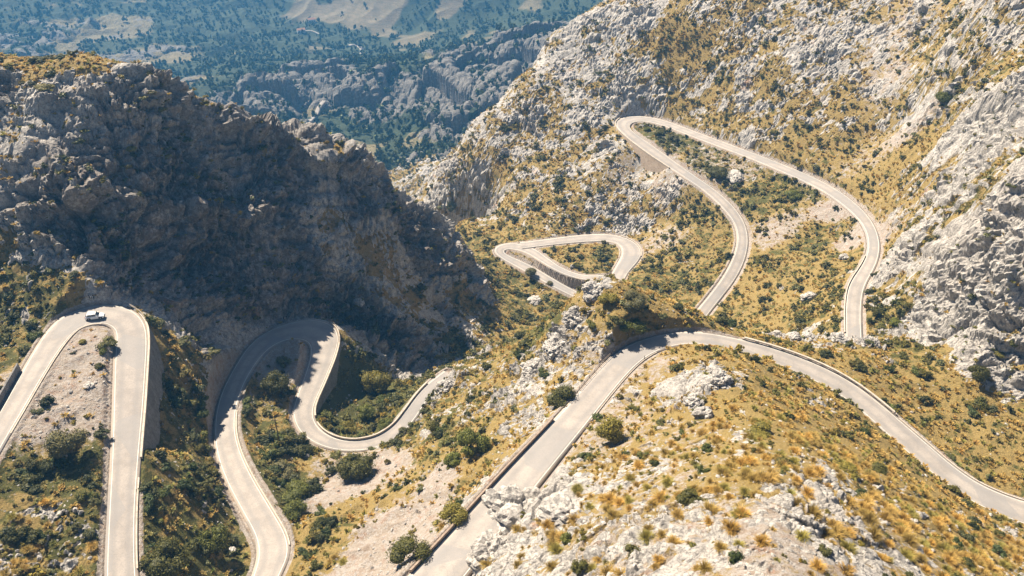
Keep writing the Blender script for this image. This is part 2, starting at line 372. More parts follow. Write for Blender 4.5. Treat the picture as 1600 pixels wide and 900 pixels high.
# ------------------------------------------------------------------ what covers the ground where
# (photo bearing) rock, green, bare soil or scree
PAINT = [
 (0,120,.9,.2,0),(100,150,.85,.3,0),(200,150,.9,.2,0),(330,200,.9,.2,0),(450,250,.95,.1,0),(560,320,.95,.1,0),(650,380,.97,.1,0),(700,420,.95,.2,0),(740,440,.95,.2,0),(690,480,.9,.3,0),(100,300,.95,.1,0),(250,300,.97,.1,0),(350,400,1,.1,0),(200,420,1,.05,0),(450,400,.95,.2,0),(550,450,.9,.4,0),
 (320,540,.95,.2,0),(540,400,.6,.2,.5),(580,400,.2,.2,.3),(620,440,.45,.2,.4),(660,470,.6,.3,0),(560,500,1,.2,0),(650,540,1,.2,0),(600,520,1,.2,0),(700,540,.6,.6,0),
 (30,90,.0,.05,0),(120,93,.0,.05,0),
 (20,480,.2,.6,.1),(20,540,.15,.6,.1),(110,560,.1,.2,.9),(90,650,.1,.2,.8),(120,620,.15,.3,.8),(60,740,.1,.6,.2),(60,800,.35,.45,.2),(110,860,.25,.6,.1),(30,870,.4,.5,.1),(140,760,.05,.7,0),
 (280,560,.1,.5,.1),(280,640,.05,.5,.1),(270,740,.15,.55,.1),(300,830,.1,.6,.1),(260,880,.1,.8,0),(350,820,.25,.6,.2),
 (440,570,.2,.2,.9),(420,620,.1,.5,.3),(420,690,.1,.55,0),(440,760,.05,.9,0),(470,720,.05,.5,.1),(500,720,.1,.3,.5),
 (520,770,0,.1,1),(600,740,0,.1,1),(560,760,0,.1,1),(520,820,0,.35,.1),(500,870,.05,.3,.1),(640,760,.05,.2,.25),(620,760,0,.2,.3),(690,750,0,.1,1),(600,830,.05,.1,1),(620,870,.1,.1,1),(570,880,.05,.1,1),(560,790,0,.2,.2),
 (570,620,.1,.9,0),(540,670,.1,.8,0),(620,640,.1,.8,0),
 (700,620,.6,.35,.05),(760,600,.6,.3,.1),(800,620,.75,.15,.2),(860,570,.75,.1,.3),(750,700,.45,.35,.15),(800,680,.6,.2,.3),(680,660,.4,.5,0),(730,740,.4,.3,.2),(720,640,.5,.5,.2),(900,500,.65,.15,.4),(930,460,.6,.2,.2),(960,500,.3,.3,.2),(1000,495,.1,.3,0),(1060,500,.1,.1,.1),(950,540,.4,.1,.5),(690,700,.3,.5,.1),
 (1020,570,.2,.15,.5),(1100,545,.05,.1,0),(1100,600,.9,.1,0),(1060,610,.8,.1,0),(1140,590,.75,.15,0),(1180,620,.1,.15,0),(980,640,.3,.15,.5),(940,690,.3,.15,.45),(1000,700,.35,.15,.35),(1080,680,.3,.15,.4),(1150,680,.25,.2,.2),(1250,660,.05,.15,0),(1300,700,.05,.15,0),(1350,720,.1,.15,0),
 (800,790,.95,.1,0),(760,840,.95,.1,0),(880,780,.85,.1,0),(860,850,.7,.1,.3),(950,790,.6,.15,.4),(950,870,.55,.15,.5),(1050,760,.45,.2,.4),(1060,850,.55,.1,.5),(1150,760,.45,.2,.3),(1250,720,.35,.15,.2),(1330,740,.45,.2,.1),(1400,780,.5,.2,.1),(1200,830,.4,.1,.7),(1300,840,.55,.15,.4),(1400,850,.45,.15,.4),(1480,830,.5,.15,.1),(1550,850,.35,.25,.1),(1550,890,.2,.25,.2),(1100,890,.4,.15,.6),
 (1300,540,.6,.2,0),(1230,530,.5,.3,0),(1340,555,.25,.2,0),(1400,600,.08,.15,0),(1480,660,.08,.25,0),(1560,700,.12,.35,0),(1500,620,.15,.2,0),(1590,650,.3,.25,0),(1430,560,.4,.4,0),
 (1590,600,.85,.2,0),(1540,560,.95,.15,0),(1500,500,.97,.15,0),(1580,480,.97,.15,0),(1450,470,.85,.3,0),(1400,480,.5,.5,0),(1400,400,.85,.25,0),(1500,400,.95,.15,0),(1590,350,.9,.25,0),(1540,280,.5,.4,0),(1590,200,.9,.15,0),(1500,200,.85,.2,0),(1560,120,.6,.35,0),(1500,100,.5,.35,0),(1590,50,.7,.2,0),(1520,30,.7,.3,0),(1460,60,.6,.3,0),
 (1440,140,.35,.3,.2),(1430,185,.4,.2,.9),(1400,120,.6,.2,.6),(1400,60,.6,.2,.5),(1440,250,.2,.2,.1),(1390,270,.25,.2,.1),(1400,200,.45,.2,.3),
 (1300,60,.75,.2,.1),(1200,40,.7,.2,0),(1100,20,.7,.15,0),(1080,60,.15,.1,0),(1060,60,.2,.1,0),(1280,100,.85,.1,.3),(1180,110,.65,.2,0),(1100,120,.6,.2,0),(1200,170,.5,.2,0),(1300,180,.5,.2,.1),(1300,230,.3,.2,.2),(1350,260,.25,.2,.4),(1180,210,.6,.2,.2),(1100,170,.55,.2,0),
 (1000,20,.8,.2,0),(950,50,.8,.2,0),(900,100,.8,.2,0),(1000,120,.75,.2,0),(950,160,.8,.2,0),(850,150,.72,.2,0),(800,220,.7,.2,0),(880,220,.65,.2,0),(750,260,.7,.2,0),(700,290,.68,.25,0),(860,280,.5,.25,0),(930,240,.7,.2,0),(800,320,.5,.3,0),(740,330,.45,.4,0),(900,330,.5,.3,0),
 (980,270,.6,.2,.5),(1040,290,.7,.1,.6),(1000,330,.6,.3,.1),(1080,330,.2,.4,.2),(1040,370,.15,.3,.5),(1090,400,.05,.4,0),(1050,440,.03,.5,0),(1110,440,.05,.4,0),
 (1040,215,.1,.7,.3),(1110,250,.3,.6,.4),(1140,270,.4,.4,.5),(1200,310,.05,.55,0),(1220,360,.08,.15,.6),(1260,300,.1,.5,.3),(1305,335,.1,.1,.9),(1335,375,.1,.1,.8),(1290,360,.05,.4,0),(1310,400,.05,.4,0),(1330,300,.1,.3,.1),(1270,380,.05,.5,0),(1220,420,.08,.4,0),(1280,450,.25,.3,0),(1180,440,.05,.2,.1),(1270,500,.3,.4,0),(1300,410,.05,.3,0),(1220,490,.1,.35,0),
 (880,400,.08,.35,.1),(940,400,.08,.4,.1),(830,400,.05,.3,.4),(850,420,.05,.5,0),(930,335,.75,.1,.1),(980,350,.8,.1,0),(780,430,.1,.5,0),(740,400,.1,.5,0),(800,480,.12,.5,0),(850,510,.1,.6,0),(880,460,.1,.4,0),(720,460,.3,.4,0),
]
PP = []
for (px, py, r, g, s) in PAINT:
    q = hit(px, py)
    if q: PP.append((q[0], q[1], r, g, s))
PP = np.array(PP)
def cover(x, y):
    out = [np.empty(x.size, np.float32) for _ in range(3)]
    xf, yf = x.ravel(), y.ravel()
    for i in range(0, x.size, 20000):
        d2 = (xf[i:i + 20000, None] - PP[None, :, 0]) ** 2 + (yf[i:i + 20000, None] - PP[None, :, 1]) ** 2 + 2.0
        w = d2 ** -2.2
        w /= w.sum(1, keepdims=True)
        for k in range(3): out[k][i:i + 20000] = w @ PP[:, 2 + k]
    return [o.reshape(x.shape) for o in out]
CC = cover(*np.meshgrid(np.arange(X0 - 4, X1 + 5, 3.0), np.arange(Y0 - 4, Y1 + 5, 3.0)))
def cover_at(x, y):
    return [upsample(c, X0 - 4, Y0 - 4, 3.0, x, y) for c in CC]

def rock_amount(x, y, z, rk):
    """where bare limestone breaks through: about a share rk of the ground, in ledges and blocks"""
    wx = x + 2.5 * noise2(x / 6, y / 6, 91); wy = y + 2.5 * noise2(x / 6, y / 6, 92)
    n = 0.55 * fbm2(wx / 13, wy / 13 + z / 30, 41, 3) + 0.5 * fbm2(wx / 3.6, wy / 3.6, 47, 3) + 0.25 * noise2(wx / 0.9, wy / 0.9, 49)
    thr = (0.5 - rk) * 0.85
    return sstep(thr - 0.05, thr + 0.05, n), n - thr

# ------------------------------------------------------------------ materials
def mat(name):
    m = bpy.data.materials.new(name); m.use_nodes = True
    nt = m.node_tree
    b = nt.nodes['Principled BSDF']
    b.inputs['Specular IOR Level'].default_value = 0.25
    b.inputs['Roughness'].default_value = 0.9
    return m, nt, b

class N:
    def __init__(s, nt): s.nt = nt; s.pos = nt.nodes.new('ShaderNodeNewGeometry').outputs['Position']
    def link(s, a, b): s.nt.links.new(a, b)
    def attr(s, n):
        a = s.nt.nodes.new('ShaderNodeAttribute'); a.attribute_name = n; return a
    def noise(s, scale, detail=3, rough=0.55, vec=None, dist=0.0):
        n = s.nt.nodes.new('ShaderNodeTexNoise'); n.inputs['Scale'].default_value = scale; n.inputs['Detail'].default_value = detail
        n.inputs['Roughness'].default_value = rough; n.inputs['Distortion'].default_value = dist
        s.link(vec or s.pos, n.inputs['Vector']); return n.outputs['Fac']
    def voro(s, scale, feature='F1', vec=None, rnd=1.0):
        n = s.nt.nodes.new('ShaderNodeTexVoronoi'); n.feature = feature; n.inputs['Scale'].default_value = scale
        n.inputs['Randomness'].default_value = rnd
        s.link(vec or s.pos, n.inputs['Vector']); return n
    def ramp(s, fac, stops, interp='LINEAR'):
        r = s.nt.nodes.new('ShaderNodeValToRGB'); cr = r.color_ramp; cr.interpolation = interp
        while len(cr.elements) < len(stops): cr.elements.new(0.5)
        for e, (p, c) in zip(cr.elements, stops):
            e.position = p; e.color = (c[0], c[1], c[2], 1) if hasattr(c, '__len__') else (c, c, c, 1)
        s.link(fac, r.inputs[0]); return r.outputs[0]
    def mix(s, fac, a, b, mode='MIX'):
        m = s.nt.nodes.new('ShaderNodeMix'); m.data_type = 'RGBA'; m.blend_type = mode
        for sock, v in ((m.inputs[0], fac), (m.inputs[6], a), (m.inputs[7], b)):
            if isinstance(v, (int, float)): sock.default_value = v
            elif isinstance(v, tuple): sock.default_value = (*v, 1)
            else: s.link(v, sock)
        return m.outputs[2]
    def math(s, op, a, b=None, clamp=False):
        m = s.nt.nodes.new('ShaderNodeMath'); m.operation = op; m.use_clamp = clamp
        for sock, v in ((m.inputs[0], a), (m.inputs[1], b)):
            if v is None: continue
            if isinstance(v, (int, float)): sock.default_value = v
            else: s.link(v, sock)
        return m.outputs[0]
    def scale_vec(s, v3):
        m = s.nt.nodes.new('ShaderNodeMapping'); m.inputs['Scale'].default_value = v3; s.link(s.pos, m.inputs[0]); return m.outputs[0]
    def bump(s, h, strength, dist):
        b = s.nt.nodes.new('ShaderNodeBump'); b.inputs['Strength'].default_value = strength; b.inputs['Distance'].default_value = dist
        s.link(h, b.inputs['Height']); return b.outputs[0]

def rock_colour(n):
    big = n.noise(0.06, 4)
    mid = n.noise(0.5, 5, 0.65)
    fine = n.noise(1.7, 6, 0.75, dist=0.6)
    c = n.ramp(mid, [(0.28, (0.25, 0.235, 0.225)), (0.43, (0.46, 0.43, 0.395)), (0.58, (0.60, 0.565, 0.52))])
    c = n.mix(n.ramp(fine, [(0.36, 0.9), (0.52, 0.0)]), c, (0.13, 0.125, 0.125))
    c = n.mix(n.ramp(big, [(0.48, 0.0), (0.62, 0.35)]), c, (0.50, 0.455, 0.41))
    st = n.noise(0.11, 4, 0.6)
    c = n.mix(n.ramp(st, [(0.655, 0.0), (0.71, 0.7)]), c, (0.44, 0.25, 0.15))
    sv_ = n.noise(1.0, 4, 0.65, vec=n.scale_vec((0.55, 0.55, 0.06)))
    c = n.mix(n.ramp(sv_, [(0.52, 0.0), (0.64, 0.55)]), c, (0.17, 0.16, 0.155))
    joints = n.voro(0.75, 'DISTANCE_TO_EDGE').outputs['Distance']
    c = n.mix(n.ramp(joints, [(0.0, 0.55), (0.05, 0.0)]), c, (0.13, 0.12, 0.11))
    return c

def ground_material():
    m, nt, b = mat('mountain_ground')
    n = N(nt)
    a = n.attr('cover').outputs['Color']
    sep = nt.nodes.new('ShaderNodeSeparateColor'); n.link(a, sep.inputs[0])
    rk, gr, sc = sep.outputs[0], sep.outputs[1], sep.outputs[2]
    fine = n.noise(1.9, 5, 0.7)
    finer = n.noise(6.0, 4, 0.7)
    rkf = n.math('ADD', rk, n.math('MULTIPLY', n.math('SUBTRACT', fine, 0.5), 0.9))
    rkm = n.ramp(rkf, [(0.42, 0), (0.55, 1)])
    rc = rock_colour(n)
    shade_sep = nt.nodes.new('ShaderNodeSeparateColor'); n.link(n.attr('painted_shade').outputs['Color'], shade_sep.inputs[0])
    shade_fac = n.math('MULTIPLY', shade_sep.outputs[0], n.ramp(n.noise(0.45, 6, 0.75), [(0.42, 0.25), (0.56, 0.92)]))
    rc = n.mix(shade_fac, rc, (0.14, 0.112, 0.098))  # shade put into the rock colour: mottled dark tone on the left mountain
    # soil, scree, dry grass, green ground cover
    sv = n.noise(0.35, 4, 0.6)
    soil = n.ramp(sv, [(0.33, (0.30, 0.235, 0.185)), (0.5, (0.41, 0.36, 0.31)), (0.74, (0.33, 0.21, 0.15))])
    stones = n.voro(1.7).outputs['Color']
    ss = nt.nodes.new('ShaderNodeSeparateColor'); n.link(stones, ss.inputs[0])
    soil = n.mix(n.ramp(ss.outputs[0], [(0.6, 0.0), (0.72, 0.55)]), soil, (0.47, 0.44, 0.42))
    soil = n.mix(n.ramp(finer, [(0.36, 0.8), (0.52, 0.0)]), soil, (0.17, 0.13, 0.095))
    gold = n.ramp(finer, [(0.3, (0.12, 0.09, 0.03)), (0.48, (0.265, 0.19, 0.065)), (0.68, (0.42, 0.305, 0.12))])
    green = n.ramp(finer, [(0.3, (0.03, 0.035, 0.012)), (0.5, (0.085, 0.085, 0.022)), (0.7, (0.16, 0.135, 0.035))])
    gmix = n.math('ADD', gr, n.math('MULTIPLY', n.math('SUBTRACT', n.noise(0.28, 5, 0.65), 0.5), 2.2))
    veg = n.mix(n.ramp(gmix, [(0.40, 0), (0.62, 1)]), gold, green)
    smix = n.math('ADD', sc, n.math('MULTIPLY', n.math('SUBTRACT', n.noise(0.55, 5, 0.7), 0.5), 1.6))
    gc = n.mix(n.ramp(smix, [(0.36, 0), (0.55, 1)]), veg, soil)
    col = n.mix(rkm, gc, rc)
    n.link(col, b.inputs['Base Color'])
    hb = n.math('ADD', n.math('MULTIPLY', fine, 0.7), n.math('MULTIPLY', finer, 0.3))
    n.link(n.bump(hb, 1.0, 0.8), b.inputs['Normal'])
    return m
M_GROUND = ground_material()

def add_mesh(name, verts, faces_flat, nper, material, smooth_shade=False, attrs=None, colors=None):
    """verts (n,3), faces_flat (m*nper) -> one mesh object"""
    me = bpy.data.meshes.new(name)
    nf = len(faces_flat) // nper
    me.vertices.add(len(verts)); me.vertices.foreach_set('co', np.ascontiguousarray(verts, dtype=np.float32).ravel())
    me.loops.add(len(faces_flat)); me.loops.foreach_set('vertex_index', np.ascontiguousarray(faces_flat, dtype=np.int32).ravel())
    me.polygons.add(nf); me.polygons.foreach_set('loop_start', np.arange(0, nf * nper, nper, dtype=np.int32))
    me.polygons.foreach_set('use_smooth', np.full(nf, smooth_shade))
    me.update(calc_edges=True)
    if colors is not None:
        for k, c in colors.items():
            at = me.color_attributes.new(k, 'FLOAT_COLOR', 'POINT')
            cc = np.ones((len(verts), 4), np.float32); cc[:, :3] = c
            at.data.foreach_set('color', cc.ravel())
    if material: me.materials.append(material)
    o = bpy.data.objects.new(name, me)
    COL.objects.link(o)
    return o

def grid_faces(nr, nc):
    i = np.arange(nr - 1)[:, None] * nc + np.arange(nc - 1)[None]
    return np.stack([i, i + 1, i + nc + 1, i + nc], -1).reshape(-1)

def grid_normals(P):
    du = np.gradient(P, axis=1); dv = np.gradient(P, axis=0)
    n = np.cross(du, dv); n /= np.linalg.norm(n, axis=-1, keepdims=True) + 1e-9
    n[n[..., 2] < 0] *= -1
    return n

# ------------------------------------------------------------------ the mountain sheet
th = R(1) * np.arange(-56, 56.01, 0.085 * 1.0)
rr = [30.0]
while rr[-1] < 628: rr.append(rr[-1] * (1 + 0.0021 * 1.0))
rr = np.array(rr)
TH, RR = np.meshgrid(th, rr)
PX = (RR * np.sin(TH)); PY = (RR * np.cos(TH))
inside = (PX > X0) & (PX < X1) & (PY < Y1)
PZ = ground_z(PX, PY)
outm = ~inside
if outm.any():
    o_x, o_y = PX[outm], PY[outm]
    PZ[outm] = upsample(CG, X0 - 4, Y0 - 4, 2.0, o_x, o_y) if False else PZ[outm]
EE = upsample(E, X0, Y0, ST, PX, PY)
PZ = PZ - 0.45 * sstep(0.55, 0.0, EE)
rk, gr, sc = cover_at(PX, PY)
gr = np.clip(gr + 0.05 * (PX > -30) * sstep(130, 180, np.hypot(PX, PY)), 0, 1)
P3 = np.stack([PX, PY, PZ], -1)
def blur(A, k, it=2):
    for _ in range(it):
        for ax in (0, 1):
            pad = [(k + 1, k) if i == ax else (0, 0) for i in (0, 1)]
            c = np.cumsum(np.pad(A, pad, mode='edge'), axis=ax)
            A = (np.take(c, range(2 * k + 1, c.shape[ax]), axis=ax) - np.take(c, range(0, c.shape[ax] - 2 * k - 1), axis=ax)) / (2 * k + 1)
    return A
ZB = blur(Z, 4)
dzy, dzx = np.gradient(ZB, ST)
NX = upsample(dzx, X0, Y0, ST, PX, PY); NY = upsample(dzy, X0, Y0, ST, PX, PY)
NRM = np.stack([-NX, -NY, np.ones_like(NX)], -1); NRM /= np.linalg.norm(NRM, axis=-1, keepdims=True)
steep = 1 - NRM[..., 2]
rk0 = rk
rk_e = np.where(PX > -30, rk * 0.84, rk) + 0.14 * sstep(118, 92, np.hypot(PX, PY)) * (PX > -10)
RM, RN = rock_amount(PX, PY, PZ, rk_e + 0.9 * np.clip(steep - 0.42, 0, 1))
WM = upsample(WMK, X0, Y0, ST, PX, PY)
free = sstep(0.9, 7.0, EE) * (1 - WM)                      # nothing moves on the roads
free2 = sstep(0.8, 2.4, EE) * (1 - WM)
crag = sstep(0.75, 1.0, rk)
x, y, z = PX.astype(np.float32), PY.astype(np.float32), PZ.astype(np.float32)
# large buttresses and gullies running down to the right, then blocks, joints and chips
w1 = vnoise3(x / 17, y / 17, z / 17, 3); w2 = vnoise3(x / 17, y / 17, z / 17, 4); w3 = vnoise3(x / 6, y / 6, z / 6, 5)
wx = x + 6 * w1 + 1.3 * w3; wy = y + 6 * w2 - 1.1 * w3; wz = z + 4 * w1 - 4 * w2 + 1.3 * w3
pe = wx * 0.62 + wz * 0.78; al = wx * 0.78 - wz * 0.62
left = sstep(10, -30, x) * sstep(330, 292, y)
big = 1 - 2 * np.abs(vnoise3(pe / 17, al / 42, wy / 40, 6))
big2 = 1 - 2 * np.abs(vnoise3(wx / 19, wy / 23, wz / 30, 16))
big = big * left + big2 * (1 - left)
med = 1 - 2 * np.abs(vnoise3(wx / 8, wy / 8, wz / 12, 7))
f1, fe, cell = worley3(wx / 7.5, wy / 7.5, wz / 6.0, 8)
e1, ee_, ecell = worley3(wx / 3.6 + 5 * w2, wy / 3.6 - 5 * w1, wz / 3.0, 18)
hs_ = sstep(-0.15, 0.25, vnoise3(x / 19, y / 19, z / 19, 34))
fe = fe * hs_ + ee_ * (1 - hs_) * 1.0; cell = cell * hs_ + (0.5 * ecell) * (1 - hs_)
g1, ge, gcell = worley3(wx / 2.5 + w1 * 2, wy / 2.5 + w2 * 2, wz / 2.0, 9)
sm = vnoise3(x / 1.0, y / 1.0, z / 1.0, 10)
sm2 = vnoise3(x / 2.6, y / 2.6, z / 2.6, 11)
h3 = np.clip(0.5 + 1.5 * vnoise3(x / 9, y / 9, z / 9, 33), 0, 1)
amt = np.clip(0.75 + 1.3 * noise2(x / 21, y / 21, 71), 0.15, 1.5)
D = free * (0.15 + 1.0 * crag * (0.35 + 0.65 * left)) * (4.8 + 3.4 * left) * (big - 0.55)
D += free * (0.2 + 0.8 * crag) * (2.6 + 1.4 * left) * (med - 0.45) * amt
edge = np.clip(RN * 4, 0, 1)
q1, qe, qc = worley3(wx / 17 + 0.8 * w2, wy / 17, wz / 15, 51)
D -= free * (0.35 * RM + 0.65 * crag) * 2.2 * np.exp(-qe * 16)
led = (wz * 0.85 + wx * 0.42 + 0.2 * wy) / 7.5 + 0.5 * w3; fr = led - np.floor(led)
led2 = (wz * 0.8 + wx * 0.5 - 0.2 * wy) / 2.4 + 0.6 * w3; fr2 = led2 - np.floor(led2)
D += free * (crag + 0.25 * RM * (1 - crag)) * (0.5 + h3) * (1.9 * (fr ** 1.5 - 0.4) + 0.55 * (fr2 - 0.5)) * (0.7 + 0.6 * left)
D -= 2.8 * left * crag * free
rockd = free2 * RM * (0.3 + 0.7 * edge) * amt
lowamp = 0.45 + 0.55 * sstep(110, 170, np.hypot(PX, PY))
rockd = rockd * lowamp
D += rockd * (((0.9 + 3.0 * cell) * (1 - np.exp(-fe * 4.5)) - 1.2) * (0.9 + 0.9 * crag * left) + 0.8)
D += rockd * (0.25 + 1.0 * gcell) * 1.3 * ((1 - np.exp(-ge * 5)) - 0.5) * (0.5 + 0.8 * h3)
D += rockd * (0.18 * sm + 0.35 * sm2)
D += free2 * (1 - RM) * (0.10 * sm + 0.22 * sm2)
P3 = P3 + NRM * D[..., None]
joint = sstep(0.34, 0.06, fe) * (1 - crag) * sstep(0.25, 0.75, h3) * sstep(0.9, 0.6, rk)
rock_cov = RM * (1 - 0.9 * joint)
covc = np.stack([rock_cov, gr, sc], -1).reshape(-1, 3)
shoulder = (sstep(1.6, 0.6, EE) * (1 - WM)).reshape(-1)
shade_amt = (left * crag).reshape(-1)  # mask of the left mountain's crags, where shade is painted into the rock
covc[:, 0] *= 1 - shoulder; covc[:, 2] = np.maximum(covc[:, 2], shoulder * 1.4)
hill = add_mesh('mountain_terrain', P3.reshape(-1, 3), grid_faces(*PX.shape), 4, M_GROUND, False, colors={'cover': covc, 'painted_shade': np.repeat(shade_amt[:, None], 3, 1)})
hill['kind'] = 'structure'
MP = P3; MRM = rock_cov; MSC = sc; MGR = gr; MEE = EE; MCR = crag

# ------------------------------------------------------------------ roads
def road_material():
    m, nt, b = mat('sun_bleached_asphalt')
    n = N(nt)
    c = n.ramp(n.noise(0.22, 5, 0.65), [(0.35, (0.285, 0.258, 0.236)), (0.5, (0.340, 0.306, 0.278)), (0.65, (0.385, 0.346, 0.312))])
    c = n.mix(n.ramp(n.noise(3.0, 5, 0.75), [(0.34, 0.45), (0.52, 0.0)]), c, (0.20, 0.19, 0.185))
    acr = nt.nodes.new('ShaderNodeSeparateColor'); n.link(n.attr('across').outputs['Color'], acr.inputs[0])
    tr = n.math('ABSOLUTE', n.math('SUBTRACT', n.math('ABSOLUTE', n.math('SUBTRACT', acr.outputs[0], 0.5)), 0.25))
    wheel = n.ramp(n.math('SUBTRACT', tr, n.math('MULTIPLY', n.noise(0.15, 3), 0.05)), [(0.0, 0.50), (0.12, 0.0)])
    c = n.mix(wheel, c, (0.23, 0.22, 0.215))
    dust = n.ramp(n.math('ADD', n.math('ABSOLUTE', n.math('SUBTRACT', acr.outputs[0], 0.5)), n.math('MULTIPLY', n.math('SUBTRACT', n.noise(0.8, 4, 0.7), 0.5), 0.12)), [(0.44, 0.0), (0.50, 0.75)])
    c = n.mix(dust, c, (0.42, 0.35, 0.285))
    pv_ = n.voro(0.09); ps = nt.nodes.new('ShaderNodeSeparateColor'); n.link(pv_.outputs['Color'], ps.inputs[0])
    c = n.mix(n.ramp(ps.outputs[0], [(0.74, 0.0), (0.745, 0.6)], 'LINEAR'), c, (0.26, 0.25, 0.245))
    crk = n.voro(0.32, 'DISTANCE_TO_EDGE').outputs['Distance']
    c = n.mix(n.ramp(crk, [(0.0, 0.22), (0.012, 0.0)]), c, (0.16, 0.15, 0.145))
    n.link(c, b.inputs['Base Color'])
    n.link(n.bump(n.noise(9, 3), 0.25, 0.05), b.inputs['Normal'])
    return m
def plain_material(name, c1, c2, scale=0.6, bump=0.4, bscale=4, bd=0.08, rough=0.9, dark=None):
    m, nt, b = mat(name); n = N(nt)
    c = n.ramp(n.noise(scale, 5, 0.65), [(0.35, c1), (0.65, c2)])
    if dark: c = n.mix(n.ramp(n.noise(scale * 4, 4, 0.7), [(0.32, 0.8), (0.5, 0.0)]), c, dark)
    n.link(c, b.inputs['Base Color']); b.inputs['Roughness'].default_value = rough
    n.link(n.bump(n.noise(bscale, 4, 0.7), bump, bd), b.inputs['Normal'])
    return m
M_ROAD = road_material()
M_LINE = plain_material('faded_white_road_paint', (0.55, 0.53, 0.48), (0.72, 0.70, 0.64), 1.5)

def across(n, k):
    u = np.array([0, 0, 0.33, 0.66, 1, 1.0]) if k == 6 else np.array([0, 0, .125, .25, .375, .5, .625, .75, .875, 1, 1.0]) if k == 11 else np.linspace(0, 1, k)
    return np.tile(u[None, :, None], (n, 1, 3)).reshape(-1, 3)

def ribbon(name, pts_rows, material, parent=None):
    """pts_rows: list of (n,3) arrays side by side -> sheet"""
    P = np.stack(pts_rows, 1)
    n, k, _ = P.shape
    o = add_mesh(name, P.reshape(-1, 3), grid_faces(n, k), 4, material, True, colors={'across': across(n, k)})
    if parent: o.parent = parent
    return o
RNAME = {'A': 'hairpin_road', 'B': 'winding_road', 'C': 'ridge_road', 'D': 'hillside_road', 'E': 'valley_loop_road', 'F': 'valley_road'}
UPZ = np.array([0, 0, 1.0])
ROBJ = {}
for ri, nm in enumerate(ROADS):
    a, b = ROADS[nm]
    w = np.linalg.norm(a - b, axis=1)[:, None]
    t = (b - a) / w
    lift = UPZ * (0.02 + 0.006 * ri)
    ea, eb = a - t * 0.25, b + t * 0.25
    wob = 0.06 * noise2(np.arange(len(a)) / 6.0, np.full(len(a), ri * 9.0), 5)[:, None]
    o = ribbon(RNAME[nm], [ea - UPZ * 0.5 - t * 0.1, ea + lift + t * wob, *[a + (b - a) * q + lift + UPZ * 0.16 * q * (1 - q) for q in (.125, .25, .375, .5, .625, .75, .875)], eb + lift + t * wob, eb - UPZ * 0.5 + t * 0.1], M_ROAD)
    o['kind'] = 'structure'; ROBJ[nm] = o
    for s, e, d in ((0, a, t), (1, b, -t)):
        l = lift + UPZ * 0.026
        ribbon('edge_line', [e + d * 0.28 + l, e + d * 0.42 + l], M_LINE, o)

# ------------------------------------------------------------------ the far valley and its slopes
def far_material():
    m, nt, b = mat('far_slopes'); n = N(nt)
    a = n.attr('cover').outputs['Color']
    sep = nt.nodes.new('ShaderNodeSeparateColor'); n.link(a, sep.inputs[0])
    rk, wood, field = sep.outputs[0], sep.outputs[1], sep.outputs[2]
    f = n.noise(0.16, 5, 0.7); f2 = n.noise(0.5, 4, 0.7)
    rkm = n.ramp(n.math('ADD', rk, n.math('SUBTRACT', f, 0.5)), [(0.42, 0), (0.55, 1)])
    rc = n.ramp(f2, [(0.32, (0.15, 0.14, 0.13)), (0.5, (0.15, 0.14, 0.13)), (0.65, (0.28, 0.26, 0.235))])
    scrub = n.ramp(f2, [(0.35, (0.07, 0.075, 0.03)), (0.5, (0.17, 0.14, 0.07)), (0.65, (0.30, 0.24, 0.15))])
    tan = n.ramp(n.noise(0.08, 5, 0.6), [(0.35, (0.12, 0.10, 0.065)), (0.6, (0.21, 0.165, 0.11))])
    wv = nt.nodes.new('ShaderNodeTexWave'); wv.bands_direction = 'Z'; wv.inputs['Scale'].default_value = 0.11; wv.inputs['Distortion'].default_value = 1.4; wv.inputs['Detail Scale'].default_value = 0.05
    n.link(n.pos, wv.inputs['Vector'])
    tan = n.mix(n.ramp(wv.outputs['Fac'], [(0.1, 0.55), (0.4, 0)]), tan, (0.12, 0.11, 0.07))
    c = n.mix(n.math('MULTIPLY', field, 0.75), scrub, tan)
    c = n.mix(wood, c, (0.035, 0.05, 0.025))
    c = n.mix(rkm, c, rc)
    n.link(c, b.inputs['Base Color'])
    n.link(n.bump(f2, 0.9, 2.0), b.inputs['Normal'])
    return m
M_FAR = far_material()
fth = R(1) * np.arange(-50, 20.01, 0.115 * 1.0)
fr = [612.0]
while fr[-1] < 3200: fr.append(fr[-1] * (1 + 0.0034 * 1.0))
FT, FR = np.meshgrid(fth, np.array(fr))
FX, FY = FR * np.sin(FT), FR * np.cos(FT)
ccx = np.arange(-2500, 1200, 12.0); ccy = np.arange(200, 3300, 12.0)
CGF = ev(*np.meshgrid(ccx, ccy))
def far_base(x, y): return upsample(CGF, -2500, 200, 12.0, x, y)
FZ = far_base(FX, FY)
